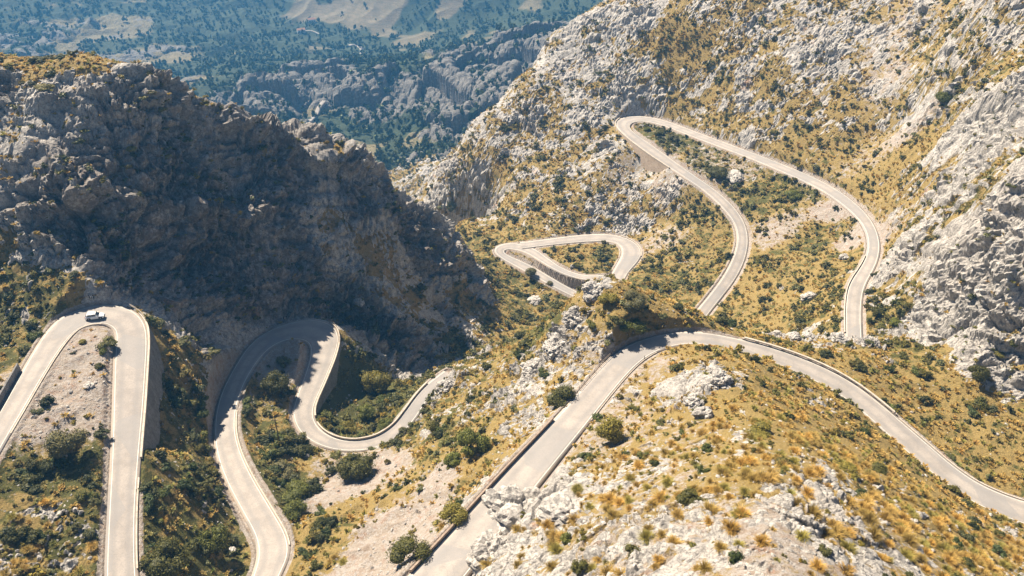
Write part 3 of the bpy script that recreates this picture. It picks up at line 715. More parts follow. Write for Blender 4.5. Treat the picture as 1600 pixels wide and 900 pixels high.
PAF = [(600,240,.3,.6,0),(680,240,.5,.4,0),(560,210,.2,.7,0),(520,190,.4,.5,0),(470,170,.5,.3,0),(430,160,.9,.2,0),(400,140,.9,.1,0),(520,130,.9,.1,0),(580,140,.85,.1,0),(630,130,.9,.1,0),(650,170,.8,.2,0),(700,140,.8,.2,0),(760,120,.8,.2,0),(800,80,.9,.1,0),(840,100,.85,.1,0),(600,180,.7,.3,0),(620,210,.4,.6,0),(700,200,.7,.4,0),
 (400,100,.05,.9,0),(350,110,.1,.8,0),(330,60,.05,1,0),(300,30,.1,1,0),(370,20,.05,.9,0),(430,60,.05,.9,.1),(450,100,.1,.8,0),(350,130,.1,.9,0),
 (200,40,.3,.4,.3),(250,80,.5,.2,.4),(200,20,.4,.3,.2),(100,60,.6,.2,.2),(50,40,.5,.5,0),(0,60,.6,.4,0),(0,20,.3,.3,.4),(100,20,.4,.4,.1),(270,130,.5,.1,.4),(150,60,.4,.2,.5),(60,10,.3,.3,.4),
 (460,30,.05,.2,.9),(520,20,.0,.0,1),(560,40,.0,.15,1),(600,10,0,0,1),(620,60,.05,.25,.9),(500,60,0,.2,1),(480,42,0,.8,.3),(520,50,0,.8,.3),(580,85,.1,.75,.2),(540,95,.1,.8,0),(660,30,0,.6,.4),(700,60,.1,.5,.5),(740,40,.1,.5,.4),(650,90,.2,.6,.2),(780,40,.1,.35,.6),(840,40,.1,.4,.5),(700,10,0,.1,.9),(780,5,.1,.3,.6),(850,10,.1,.5,.3),(900,10,.1,.5,.3),(600,105,.3,.5,.2),
 (600,-60,.2,.4,.3),(300,-60,.3,.6,.1),(-100,0,.4,.4,.1)]
def far_hit(px, py):
    V = (py - 450.0) / F
    d = np.array([(px - 800.0) / F, cp - V * sp, -(sp + V * cp)])
    t = np.arange(620, 3000, 2.0)
    q = d[None] * t[:, None]
    z = far_base(q[:, 0], q[:, 1]); below = (q[:, 2] + CAM_Z) < z
    if not below.any(): return None
    i = int(below.argmax()); return (q[i, 0], q[i, 1], float(z[i]))
FP = []
for (px, py, r, g, s_) in PAF:
    q = far_hit(px, py)
    if q: FP.append((q[0], q[1], r, g, s_))
FP = np.array(FP)
def far_cover(x, y):
    d2 = (x.ravel()[:, None] - FP[None, :, 0]) ** 2 + (y.ravel()[:, None] - FP[None, :, 1]) ** 2 + 20.0
    w = d2 ** -2.2; w /= w.sum(1, keepdims=True)
    return [(w @ FP[:, 2 + k]).reshape(x.shape) for k in range(3)]
ccv = far_cover(*np.meshgrid(np.arange(-2500, 1200, 16.0), np.arange(200, 3300, 16.0)))
frk, fwd, ffd = [upsample(c, -2500, 200, 16.0, FX, FY) for c in ccv]
fn = fbm2(FX / 90, FY / 90, 61, 4)
WOOD = sstep(-0.06, 0.06, fn + (fwd - 0.28) * 0.9)
fx, fy, fz = FX.astype(np.float32), FY.astype(np.float32), FZ.astype(np.float32)
fw1 = vnoise3(fx / 60, fy / 60, fz / 60, 21); fw2 = vnoise3(fx / 60, fy / 60, fz / 60, 22)
fbig = 1 - 2 * np.abs(vnoise3(fx / 120 + fw1, fy / 120 + fw2, fz / 120, 23))
_, fve, fce = worley3(fx / 44 + fw1, fy / 44 + fw2, fz / 44, 24)
_, fve2, fce2 = worley3(fx / 11 + fw2, fy / 11 + fw1, fz / 11, 25)
fade = sstep(612, 700, FR)
rkn = sstep(0.3, 0.7, frk + 0.5 * fbm2(FX / 40, FY / 40, 66, 3))
FD = fade * 8 * (fbig - 0.6) * (1 - 0.5 * ffd)
FD += rkn * fade * (19 * (fce - 0.4) * (0.3 + frk) + 7 * (1 - np.exp(-fve * 5)) - 4)
FD += (0.35 + rkn) * (3.0 * (fce2 - 0.5) + 2.0 * (1 - np.exp(-fve2 * 5))) * (1 - 0.8 * ffd)
FZ2 = FZ + FD - 1.0
fcov = np.stack([rkn * (1 - 0.4 * WOOD), WOOD, ffd], -1).reshape(-1, 3)
fh = add_mesh('distant_mountainside', np.stack([FX, FY, FZ2], -1).reshape(-1, 3), grid_faces(*FX.shape), 4, M_FAR, False, colors={'cover': fcov})
fh['kind'] = 'structure'
def far_z(x, y):
    """height of the far ground as built, read from its polar grid"""
    r = np.hypot(x, y); a = np.arctan2(x, y)
    i = np.clip(np.log(r / 612.0) / math.log(1 + 0.0034 * 1.0), 0, FZ2.shape[0] - 1.001); j = np.clip((a - fth[0]) / (fth[1] - fth[0]), 0, FZ2.shape[1] - 1.001)
    ii, jj = i.astype(int), j.astype(int); ti, tj = i - ii, j - jj
    return FZ2[ii, jj] * (1 - ti) * (1 - tj) + FZ2[ii + 1, jj] * ti * (1 - tj) + FZ2[ii, jj + 1] * (1 - ti) * tj + FZ2[ii + 1, jj + 1] * ti * tj

# ------------------------------------------------------------------ haze between here and the far slopes
hz, hnt, hb = mat('blue_haze')
hnt.nodes.remove(hb)
pv = hnt.nodes.new('ShaderNodeVolumePrincipled')
pv.inputs['Color'].default_value = (0.13, 0.48, 1.0, 1)
pv.inputs['Density'].default_value = 0.00019
pv.inputs['Anisotropy'].default_value = 0.2
hnt.links.new(pv.outputs[0], hnt.nodes['Material Output'].inputs['Volume'])
bm = bmesh.new(); bmesh.ops.create_cube(bm, size=1.0)
zlo, zhi = float(min(FZ2.min(), P3[..., 2].min())) - 6, float(max(CAM_Z, FZ2.max(), P3[..., 2].max())) + 10
for v in bm.verts:
    v.co = Vector((v.co.x * 5600 - 300, v.co.y * 3600 + 1600, zlo if v.co.z < 0 else zhi))
me = bpy.data.meshes.new('haze'); bm.to_mesh(me); bm.free(); me.materials.append(hz)
haze = bpy.data.objects.new('haze', me); COL.objects.link(haze); haze['kind'] = 'stuff'
haze['label'] = 'thin blue haze filling the valley air'; haze['category'] = 'haze'

# ------------------------------------------------------------------ plants
def tuft_mesh(seed, blades, wide=0.05):
    """a bunchgrass clump of radius 1: arching blades, green low down and straw coloured at the tips"""
    g = np.random.default_rng(seed)
    V, Fc, C = [], [], []
    for k in range(blades):
        a = g.uniform(0, 2 * math.pi); lean = g.uniform(0.0, 1.0) ** 0.62; L = g.uniform(0.62, 1.05) * (1 + 0.12 * math.sin(3 * a + seed))
        r0 = g.uniform(0, 0.30); w = wide * g.uniform(0.6, 1.5)
        a2 = a + g.uniform(-0.6, 0.6)
        d = np.array([math.cos(a), math.sin(a), 0]); d2 = np.array([math.cos(a2), math.sin(a2), 0]); s_ = np.array([-d[1], d[0], 0])
        p0 = d * r0; p1 = p0 + d * 0.42 * lean * L + np.array([0, 0, 0.46 * L * (1.2 - 0.45 * lean)])
        p2 = p0 + d * 0.42 * lean * L + d2 * 0.42 * lean * L + np.array([0, 0, 0.80 * L * (1.1 - 0.62 * lean)])
        i = len(V)
        V += [p0 - s_ * w, p0 + s_ * w, p1 + s_ * w * 1.2, p1 - s_ * w * 1.2, p2]
        Fc += [(i, i + 1, i + 2), (i, i + 2, i + 3), (i + 3, i + 2, i + 4)]
        t = g.uniform(0.75, 1.2)
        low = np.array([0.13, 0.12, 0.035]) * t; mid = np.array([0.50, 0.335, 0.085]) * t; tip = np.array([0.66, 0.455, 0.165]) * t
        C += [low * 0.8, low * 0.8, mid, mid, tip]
    return np.array(V), np.array(Fc), np.array(C)

def ico(sub):
    bm = bmesh.new(); bmesh.ops.create_icosphere(bm, subdivisions=sub, radius=1.0)
    V = np.array([v.co[:] for v in bm.verts]); Fc = np.array([[v.index for v in f.verts] for f in bm.faces]); bm.free()
    return V, Fc

def bush_mesh(seed, leaves, size, base, flat=0.75, lobes=6, core=2, light=(1.9, 1.7, 1.2)):
    """foliage of radius 1: a lumpy crown carrying leaf sprays over its whole surface"""
    g = np.random.default_rng(seed)
    lc = g.normal(size=(lobes, 3)); lc[:, 2] = np.abs(lc[:, 2]) * 0.6; lc *= 0.62 / (np.linalg.norm(lc, axis=1, keepdims=True) + 0.3)
    lc[:, 2] += 0.2
    lr = g.uniform(0.22, 0.50, lobes)
    V0, F0 = ico(core)
    V, Fc, C = [], [], []
    base = np.array(base)
    for q, r in zip(lc, lr):
        i = sum(len(v) for v in V)
        n = V0 * (r * 0.72) * (1 + 0.16 * vnoise3(V0[:, 0] * 2.2 + q[0] * 9, V0[:, 1] * 2.2, V0[:, 2] * 2.2 + seed, 3))[:, None]
        p = n + q; p[:, 2] = np.maximum(p[:, 2], -0.12) * flat / 0.75
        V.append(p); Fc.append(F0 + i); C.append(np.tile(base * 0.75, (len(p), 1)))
    per = max(1, leaves // lobes)
    off = sum(len(v) for v in V)
    LV, LF, LC = [], [], []
    for q, r in zip(lc, lr):
        d = g.normal(size=(per, 3)); d /= np.linalg.norm(d, axis=1, keepdims=True)
        d[:, 2] = np.where(d[:, 2] < -0.3, -d[:, 2], d[:, 2])
        c = q + d * (r * g.uniform(0.66, 1.18, (per, 1)))
        c[:, 2] = np.maximum(c[:, 2], -0.1) * flat / 0.75
        u = g.normal(size=(per, 3)); u -= d * (u * d).sum(1, keepdims=True) * 0.55; u /= np.linalg.norm(u, axis=1, keepdims=True)
        w = np.cross(d + 0.5 * g.normal(size=(per, 3)), u); w /= np.linalg.norm(w, axis=1, keepdims=True)
        s1 = size * g.uniform(0.6, 1.4, (per, 1)); s2 = s1 * g.uniform(0.45, 0.8, (per, 1))
        quad = np.stack([c - u * s1, c - w * s2, c + u * s1, c + w * s2], 1).reshape(-1, 3)
        LV.append(quad)
        t = g.uniform(0, 1, per) ** 1.5
        cc = base * (0.8 + t[:, None] * (np.array(light) - 0.8))
        LC.append(np.repeat(cc, 4, 0))
    LV = np.vstack(LV); n = len(LV) // 4
    idx = np.arange(n)[:, None] * 4 + off
    LFt = np.vstack([np.hstack([idx, idx + 1, idx + 2]), np.hstack([idx, idx + 2, idx + 3])])
    return np.vstack(V + [LV]), np.vstack(Fc + [LFt]), np.vstack(C + LC)

def foliage_material(name, rough=0.75, trans=0.25):
    m, nt, b = mat(name); n = N(nt)
    a = n.attr('tint').outputs['Color']
    oi = nt.nodes.new('ShaderNodeObjectInfo')
    v = n.math('ADD', n.math('MULTIPLY', oi.outputs['Random'], 0.35), 0.82)
    c = n.mix(1.0, a, v, 'MULTIPLY')
    hs = nt.nodes.new('ShaderNodeCombineColor')
    for i in range(3): n.link(v, hs.inputs[i])
    c = n.mix(1.0, a, hs.outputs[0], 'MULTIPLY')
    n.link(c, b.inputs['Base Color']); b.inputs['Roughness'].default_value = rough
    tr = nt.nodes.new('ShaderNodeBsdfTranslucent'); n.link(c, tr.inputs['Color'])
    mx = nt.nodes.new('ShaderNodeMixShader'); mx.inputs[0].default_value = trans
    n.link(b.outputs[0], mx.inputs[1]); n.link(tr.outputs[0], mx.inputs[2]); n.link(mx.outputs[0], nt.nodes['Material Output'].inputs[0])
    return m
M_GRASS = foliage_material('dry_bunchgrass', 0.7, 0.35)
M_LEAF = foliage_material('evergreen_leaves', 0.6, 0.2)
M_BARK = plain_material('grey_bark', (0.12, 0.095, 0.07), (0.2, 0.17, 0.14), 3)

def mesh_data(name, V, Fc, C, material):
    o = add_mesh(name, V, np.asarray(Fc).reshape(-1), 3, material, False, colors={'tint': C})
    me = o.data; bpy.data.objects.remove(o); return me

def merge(protos, which, pos, scale, rot, tint, zsc=None):
    Vs, Fs, Cs = [], [], []; off = 0
    for k, (V, Fc, C) in enumerate(protos):
        i = np.where(which == k)[0]
        if not len(i): continue
        ca, sa = np.cos(rot[i])[:, None], np.sin(rot[i])[:, None]
        sc_ = scale[i][:, None]
        x = (V[None, :, 0] * ca - V[None, :, 1] * sa) * sc_ + pos[i, 0:1]
        y = (V[None, :, 0] * sa + V[None, :, 1] * ca) * sc_ + pos[i, 1:2]
        zs = sc_ if zsc is None else sc_ * zsc[i][:, None]
        z = V[None, :, 2] * zs + pos[i, 2:3]
        Vs.append(np.stack([x, y, z], -1).reshape(-1, 3))
        Cs.append((C[None] * tint[i][:, None, :]).reshape(-1, 3))
        f = Fc[None] + (np.arange(len(i)) * len(V))[:, None, None] + off
        Fs.append(f.reshape(-1)); off += len(i) * len(V)
    return np.vstack(Vs), np.concatenate(Fs), np.vstack(Cs)

# photo bearing of every point of the built ground, to know what lies in view
mv = MP.reshape(-1, 3)
_V = mv[:, 2] - CAM_Z
mdep = mv[:, 1] * cp - _V * sp
mu = 800 + F * mv[:, 0] / mdep; mw = 450 + F * (-(mv[:, 1] * sp + _V * cp)) / mdep
mee = MEE.reshape(-1); mrock = MRM.reshape(-1); mgr = MGR.reshape(-1); msc = MSC.reshape(-1); mcr = MCR.reshape(-1)
cell_area = np.zeros(MP.shape[:2])
du = MP[1:, :-1] - MP[:-1, :-1]; dv_ = MP[:-1, 1:] - MP[:-1, :-1]
cell_area[:-1, :-1] = np.linalg.norm(np.cross(du, dv_), axis=-1)
flatness = np.zeros(MP.shape[:2]); cr_ = np.cross(du, dv_); flatness[:-1, :-1] = np.abs(cr_[..., 2]) / (np.linalg.norm(cr_, axis=-1) + 1e-9)
cell_area = cell_area.reshape(-1); flatness = flatness.reshape(-1)
_order = None
# nearest surface in each 4-pixel bearing cell: what can be seen at all from hereabouts
ku = np.clip(((mu + 200) / 4).astype(int), 0, 499); kw = np.clip(((mw + 200) / 4).astype(int), 0, 324)
zbuf = np.full((325, 500), 1e9); np.minimum.at(zbuf, (kw, ku), mdep)
inview = (mu > -60) & (mu < 1660) & (mw > -60) & (mw < 960)
def spot(px, py):
    d2 = (mu - px) ** 2 + (mw - py) ** 2
    c = np.where(d2 < 20)[0]
    if not len(c): c = np.array([int(d2.argmin())])
    m = mdep[c]; c = c[m < m.min() + 3]
    k = c[d2[c].argmin()]
    return mv[k].copy(), mdep[k]

def pick(dens, seed):
    """random points of the ground, dens plants per square metre"""
    g = np.random.default_rng(seed)
    return np.where(g.random(len(dens)) < dens * cell_area)[0]
seen = inview & (mdep < zbuf[kw, ku] + 14)
off_road = mee > 1.3
clump = fbm2(mv[:, 0] / 9, mv[:, 1] / 9, 81, 3)
grn = np.clip(mgr + clump * 1.1, 0, 1)
veg = (1 - mrock)
bare = np.clip(msc + 0.5 * clump, 0, 1)
nearhill = sstep(165, 120, mdep)
d_tuft = seen * off_road * (flatness > 0.35) * np.clip(veg + 0.05 - 0.0 * bare, 0, 1) * np.clip(1 - 1.1 * bare, 0, 1) ** 1.3 * (1 - 0.75 * grn) * np.clip(0.55 + 1.1 * fbm2(mv[:, 0] / 3.2, mv[:, 1] / 3.2, 88, 2) + 0.4 * clump, 0.03, 1.4)
d_shrub = seen * off_road * (0.008 + 0.50 * veg * grn * (1 - 0.8 * bare) + 0.03 * veg * (1 - bare) + 0.014 * mrock + 0.06 * mcr * (mv[:, 0] < -10) + 0.03 * mcr * (mv[:, 0] > 60)) * np.clip(0.5 + 2.2 * clump, 0.08, 2.0) * (1 - 0.45 * nearhill)
it = pick(d_tuft, 11); ish = pick(d_shrub, 12)
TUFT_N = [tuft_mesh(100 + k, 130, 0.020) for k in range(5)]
TUFT_I = [tuft_mesh(140 + k, 420, 0.0125) for k in range(5)]
TUFT_F = [tuft_mesh(120 + k, 26, 0.075) for k in range(4)]
GREENS = [(0.060, 0.068, 0.022), (0.105, 0.105, 0.028), (0.150, 0.130, 0.036), (0.088, 0.096, 0.046)]
BUSH_N = [bush_mesh(200 + k, 620, 0.085, GREENS[k % 4], lobes=7, core=2) for k in range(6)]
BUSH_F = [bush_mesh(220 + k, 90, 0.19, GREENS[k % 4], lobes=4, core=1) for k in range(6)]
g = np.random.default_rng(5)
def props(idx, kind):
    n = len(idx)
    if kind == 'tuft':
        s_ = (0.42 + 1.0 * g.random(n) ** 1.5) * np.where(mdep[idx] < 128, 1.25, 1.0) * np.where(mdep[idx] < 150, 1.1, 1.0)
        t = np.ones((n, 3)); v = g.random(n)[:, None]; t = t * (0.75 + 0.5 * g.random((n, 1)))
        t = t * (1 - sstep(0.35, 0.8, grn[idx])[:, None] * np.array([0.45, 0.25, 0.1]))
        t = t * np.where(v < 0.22, np.array([0.62, 0.82, 0.7]), np.array([1.0, 1.0, 1.0]))
        t = t * np.where(v > 0.85, np.array([1.0, 0.90, 0.85]), 1.0)
    else:
        s_ = np.where(mdep[idx] > 190, 0.55, 0.40) + np.where(mdep[idx] > 190, 1.7, 1.2) * g.random(n) ** 2.4
        s_ *= np.where(mrock[idx] > 0.5, 0.8, 1.0) * np.where((mu[idx] < 520) & (mw[idx] > 520), 1.35, 1.0)
        t = (0.7 + 0.7 * g.random((n, 1))) * np.where(g.random((n, 1)) < 0.3, np.array([1.5, 1.25, 0.8]), np.array([1.0, 1.0, 1.0]))
    return s_, t, g.uniform(0, 2 * math.pi, n)
size_t = {}
def label_zone(u, w):
    if w > 690 and u > 860: return 'on the stony foreground slope below the ridge road'
    if u > 860 and w > 520: return 'on the hill inside the big bend of the ridge road'
    if u < 160: return 'on the slope inside the left hairpin'
    if u < 400: return 'between the hairpin road and the winding road'
    if u < 520: return 'inside the loop of the winding road'
    return 'on the slope left of the ridge road'
def individuals(idx, kind, count, protos, material, word, cat, group):
    s_, t, r = props(idx, kind)
    ap = s_ * F / mdep[idx] * (mu[idx] > 5) * (mu[idx] < 1595) * (mw[idx] > 5) * (mw[idx] < 893) * (mdep[idx] < zbuf[kw[idx], ku[idx]] + 2.5)
    o_ = np.argsort(-ap)
    big_, rest = o_[:count], o_[count:]
    meshes = {}
    for n_, k in enumerate(big_):
        p = int(g.integers(len(protos))); tq = int(g.integers(4))
        if (p, tq) not in meshes:
            V, Fc, C = protos[p]; tint = [np.array([1, 1, 1]), np.array([0.8, 0.84, 0.8]), np.array([1.12, 1.05, 0.9]), np.array([0.72, 0.9, 0.75])][tq]
            meshes[(p, tq)] = mesh_data(word, V, Fc, C * tint, material)
        o = bpy.data.objects.new(word, meshes[(p, tq)]); COL.objects.link(o)
        i = idx[k]; P = mv[i]
        o.location = (P[0], P[1], P[2] - 0.06); o.rotation_euler = (0, 0, r[k]); u_ = g.uniform(0.8, 1.25) if kind == 'shrub' else 1.0; o.scale = (s_[k] * u_, s_[k] / u_, s_[k] * (0.9 if kind == 'tuft' else g.uniform(0.55, 1.0)))
        z_ = label_zone(mu[i], mw[i])
        o['label'] = group[0] + ' ' + z_; o['category'] = cat; o['group'] = group[1] + ' ' + z_
    return idx[rest], s_[rest], t[rest], r[rest]

ti, ts, tt, tr_ = individuals(it, 'tuft', 290, TUFT_I, M_GRASS, 'grass_tuft', 'grass tuft', ('golden bunchgrass clump', 'bunchgrass clumps'))
si, ss_, st_, sr = individuals(ish, 'shrub', 280, BUSH_N, M_LEAF, 'shrub', 'shrub', ('low evergreen shrub', 'low shrubs'))
def stuff(name, parts, material, label, cat):
    V, Fc, C = [np.concatenate([p[k] + (0 if k != 1 else o_) for p, o_ in zip(parts, np.cumsum([0] + [len(p[0]) for p in parts[:-1]]))]) for k in range(3)]
    o = add_mesh(name, V, Fc, 3, material, False, colors={'tint': C})
    o['kind'] = 'stuff'; o['label'] = label; o['category'] = cat
    return o
def lod(idx, s_, t, r, nearp, farp, lim, zr):
    parts = []
    for sel, pr in ((mdep[idx] < lim, nearp), (mdep[idx] >= lim, farp)):
        k = np.where(sel)[0]
        if not len(k): continue
        P = mv[idx[k]].copy(); P[:, 2] -= 0.05
        parts.append(merge(pr, g.integers(len(pr), size=len(k)), P, s_[k], r[k], t[k], g.uniform(*zr, len(k))))
    return parts
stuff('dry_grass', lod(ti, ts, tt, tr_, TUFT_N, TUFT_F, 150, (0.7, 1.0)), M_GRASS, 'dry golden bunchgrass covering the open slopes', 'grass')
stuff('mountain_scrub', lod(si, ss_, st_, sr, BUSH_N[:3], BUSH_F, 120, (0.6, 1.0)), M_LEAF, 'low green scrub scattered over rock and grass', 'scrub')
print('PLANTS', len(it), len(ish))

# ------------------------------------------------------------------ trees and large bushes one can tell apart
def thing(name, label, cat, loc, rotz=0, group=None):
    o = bpy.data.objects.new(name, None); COL.objects.link(o); o.empty_display_size = 0.5
    o.location = loc; o.rotation_euler = (0, 0, rotz); o['label'] = label; o['category'] = cat
    if group: o['group'] = group
    return o
def child(name, me, parent, loc=(0, 0, 0), scale=(1, 1, 1), rot=(0, 0, 0)):
    o = bpy.data.objects.new(name, me); COL.objects.link(o); o.parent = parent
    o.location = loc; o.scale = scale; o.rotation_euler = rot
    return o
def tube(V, Fc, p, q, r0, r1, n=7):
    p, q = np.array(p, float), np.array(q, float); d = q - p; d /= np.linalg.norm(d) + 1e-9
    a = np.cross(d, [0.3, 0.5, 0.8]); a /= np.linalg.norm(a); b_ = np.cross(d, a)
    i = len(V)
    for c, r in ((p, r0), (q, r1)):
        for k in range(n):
            t = 2 * math.pi * k / n; V.append(c + (a * math.cos(t) + b_ * math.sin(t)) * r)
    for k in range(n):
        k2 = (k + 1) % n; Fc += [(i + k, i + k2, i + n + k2), (i + k, i + n + k2, i + n + k)]
def trunk_mesh(seed, h, r):
    q = np.random.default_rng(seed); V, Fc = [], []
    mid = (q.uniform(-.1, .1) * h, q.uniform(-.1, .1) * h, h * 0.5)
    tube(V, Fc, (0, 0, -0.4), mid, r, r * 0.72); tube(V, Fc, mid, (mid[0] * 1.4, mid[1] * 1.4, h), r * 0.72, r * 0.4)
    for k in range(6):
        a = k * 1.05 + q.uniform(-.3, .3); L = h * q.uniform(0.45, 0.7); z0 = h * q.uniform(0.35, 0.8)
        tube(V, Fc, (mid[0] * z0 / h * 1.3, mid[1] * z0 / h * 1.3, z0), (math.cos(a) * L, math.sin(a) * L, z0 + L * q.uniform(0.4, 0.9)), r * 0.38, r * 0.12, 5)
    V = np.array(V); return mesh_data('trunk', V, Fc, np.ones((len(V), 3)), M_BARK)
TREES = [
 (112,706,66,1.05,1,'tree','large dark round tree on the bare reddish slope inside the left hairpin',3),
 (157,574,17,.8,0,'shrub','small dark bush, lower one beside the straight of the left hairpin',0),
 (161,551,15,.8,0,'shrub','small round bush just above the darker one beside the left hairpin',1),
 (128,535,13,.7,0,'shrub','yellow green bush near the tip of the left hairpin island',2),
 (338,852,56,.95,1,'tree','bright green leafy tree between the hairpin road and the winding road',1),
 (262,892,84,.9,1,'tree','biggest dark tree at the bottom edge between the two left roads',0),
 (462,803,46,.75,0,'shrub','round bright green bush lowest in the row inside the winding road',1),
 (460,775,58,.7,0,'shrub','wide fresh green bush in the middle of the row inside the winding road',1),
 (441,745,54,.7,0,'shrub','grey green bush topmost in the row inside the winding road',3),
 (432,612,50,.95,1,'tree','dark tree in the shade inside the upper loop of the winding road',0),
 (556,742,66,.8,1,'tree','dark green tree under the winding road at the head of the scree',0),
 (590,612,52,1.1,1,'tree','tall pale green tree in the shaded gorge below the curved wall',2),
 (572,652,32,1.0,1,'tree','middle tree of the gorge group beside the curved road wall',1),
 (546,672,30,.9,0,'shrub','yellow green bush nearest the foot of the curved road wall',2),
 (602,665,28,.8,0,'shrub','dark bush beside the parapet in the gorge group',1),
 (643,872,80,.7,0,'shrub','huge dense dark green bush beside the low wall of the ridge road',0),
 (708,808,50,.8,0,'shrub','olive yellow bush leaning against the ridge road wall',2),
 (738,706,58,1.0,1,'tree','green tree highest on the pale slope left of the ridge road',1),
 (708,722,36,.8,0,'shrub','green bush just below the tree on the pale slope',1),
 (683,672,24,1.5,0,'shrub','tall narrow dark bush beside the crag at the end of the winding road',0),
 (878,628,58,.75,0,'shrub','broad dark bush hanging over the cut bank of the ridge road',0),
 (957,688,54,1.1,1,'tree','pale green tree with bare branches below, beside the ridge road verge',2),
 (950,472,34,.8,0,'shrub','olive bush on top of the rocky knoll',2),
 (988,476,46,.8,0,'shrub','grey brown dark bush right of the olive one on the knoll',3),
 (985,514,54,.6,0,'shrub','spreading green bush on the bank above the top of the ridge road',1),
 (1190,676,46,.5,0,'shrub','flat topped olive bush on the golden slope inside the big bend',2),
 (1077,783,46,.6,0,'shrub','almost black bush among grass tufts in the foreground',0),
 (905,890,28,.9,0,'shrub','dark bush at the bottom edge near the grey crag',0),
 (885,843,22,.7,0,'shrub','small bright green bush on the grey crag',1),
 (1321,736,44,.45,0,'shrub','low olive mat of shrub between golden tufts and white rock',2),
 (1372,735,30,.5,0,'shrub','dark green mat of shrub at the edge of the white rock ledge',0),
 (1011,203,13,.9,0,'shrub','leftmost of the three bushes inside the high hairpin',1),
 (1030,211,16,.9,0,'shrub','middle bush of the three inside the high hairpin',0),
 (1051,219,20,.8,0,'shrub','rightmost and largest of the three bushes inside the high hairpin',3),
 (1122,273,40,.6,0,'shrub','wide dark bush next to the pale slab between the hillside roads',0),
 (1475,160,30,.9,1,'tree','dark tree at the top of the grassy gully on the right',1),
 (1524,592,38,.9,1,'tree','black green tree at the foot of the right cliff',0),
 (1240,306,34,.5,0,'shrub','green thicket on the golden slope enclosed by the hillside road',1),
 (1370,492,26,.9,0,'shrub','dark bush against the cliff foot right of the hillside road',0),
 (1399,505,24,.7,0,'shrub','light green bush just right of the dark one at the cliff foot',1),
 (760,574,20,.8,0,'shrub','round bush on the crest where the ridge meets the dark gorge',0),
 (829,431,20,.9,1,'tree','olive tree leaning over the lowest valley road',3),
 (860,444,13,.8,0,'shrub','small bush at the kink of the lowest valley road',3),
 (943,379,8,1.0,0,'shrub','small lone bush on the kerb inside the valley loop',3),
 (704,330,20,1.2,1,'tree','dark pointed tree where the shaded mountain meets the lit hillside',0),
 (560,478,18,.7,0,'shrub','yellow green bush in the sunlit patch of the shaded mountain',2),
 (238,148,16,.7,0,'shrub','pale bush near the top of the shaded mountain',3),
 (70,138,34,.4,0,'shrub','long yellow green mat of shrub high on the shaded mountain',2),
 (255,170,18,.7,0,'shrub','light green bush under the crest of the shaded mountain',2),
 (205,235,18,.6,0,'shrub','yellow bush halfway up the shaded mountain',2),
]
NAMED_G = [(0.078, 0.080, 0.020), (0.115, 0.130, 0.026), (0.200, 0.180, 0.038), (0.125, 0.120, 0.055)]
for k, (px, py, wpx, hr, tr2, nm, lab, gi) in enumerate(TREES):
    p, dep = spot(px, py)
    rad = 0.5 * wpx * dep / F * 1.08
    h = 0
    if tr2:
        root = thing('tree', lab, 'tree', tuple(p), k * 1.3)
        th_ = rad * 0.75 * hr
        child('trunk', trunk_mesh(k, th_, max(0.12, rad * 0.07)), root)
        nl = int(np.clip(4200 * min(1, rad / 3.5), 900, 4500))
        V, Fc, C = bush_mesh(400 + k, nl, 0.12 / max(rad, 1.2) + 0.012, NAMED_G[gi], lobes=13, core=2)
        child('crown', mesh_data('crown', V, Fc, C, M_LEAF), root, (0, 0, th_ * 0.35), (rad, rad, rad * hr))
    else:
        nl = int(np.clip(3400 * min(1, rad / 3.0), 600, 3600))
        V, Fc, C = bush_mesh(400 + k, nl, 0.11 / max(rad, 1.0) + 0.012, NAMED_G[gi], lobes=10, core=2)
        o = bpy.data.objects.new('shrub', mesh_data('shrub', V, Fc, C, M_LEAF)); COL.objects.link(o)
        o.location = (p[0], p[1], p[2] - 0.05); o.scale = (rad, rad, rad * hr); o.rotation_euler = (0, 0, k * 1.7)
        o['label'] = lab; o['category'] = 'bush'

# ------------------------------------------------------------------ boulders and loose stones
def rock_mesh(seed, sub=3, rough=0.35):
    V, Fc = ico(sub); s_ = seed * 3.7
    r = 1 + rough * vnoise3(V[:, 0] * 1.3 + s_, V[:, 1] * 1.3, V[:, 2] * 1.3, 4)
    f1_, fe_, ce_ = worley3(V[:, 0] * 1.6 + s_, V[:, 1] * 1.6, V[:, 2] * 1.6, 5)
    r = r + rough * (0.5 * (1 - np.exp(-fe_ * 5)) + 0.5 * ce_ - 0.5) + 0.4 * rough * vnoise3(V[:, 0] * 5 + s_, V[:, 1] * 5, V[:, 2] * 5, 6)
    return V * r[:, None], Fc
def rock_material():
    m, nt, b = mat('pale_limestone'); n = N(nt)
    c = rock_colour(n)
    n.link(c, b.inputs['Base Color']); n.link(n.bump(n.noise(2.2, 5, 0.75), 0.9, 0.4), b.inputs['Normal'])
    return m
M_ROCK = rock_material()
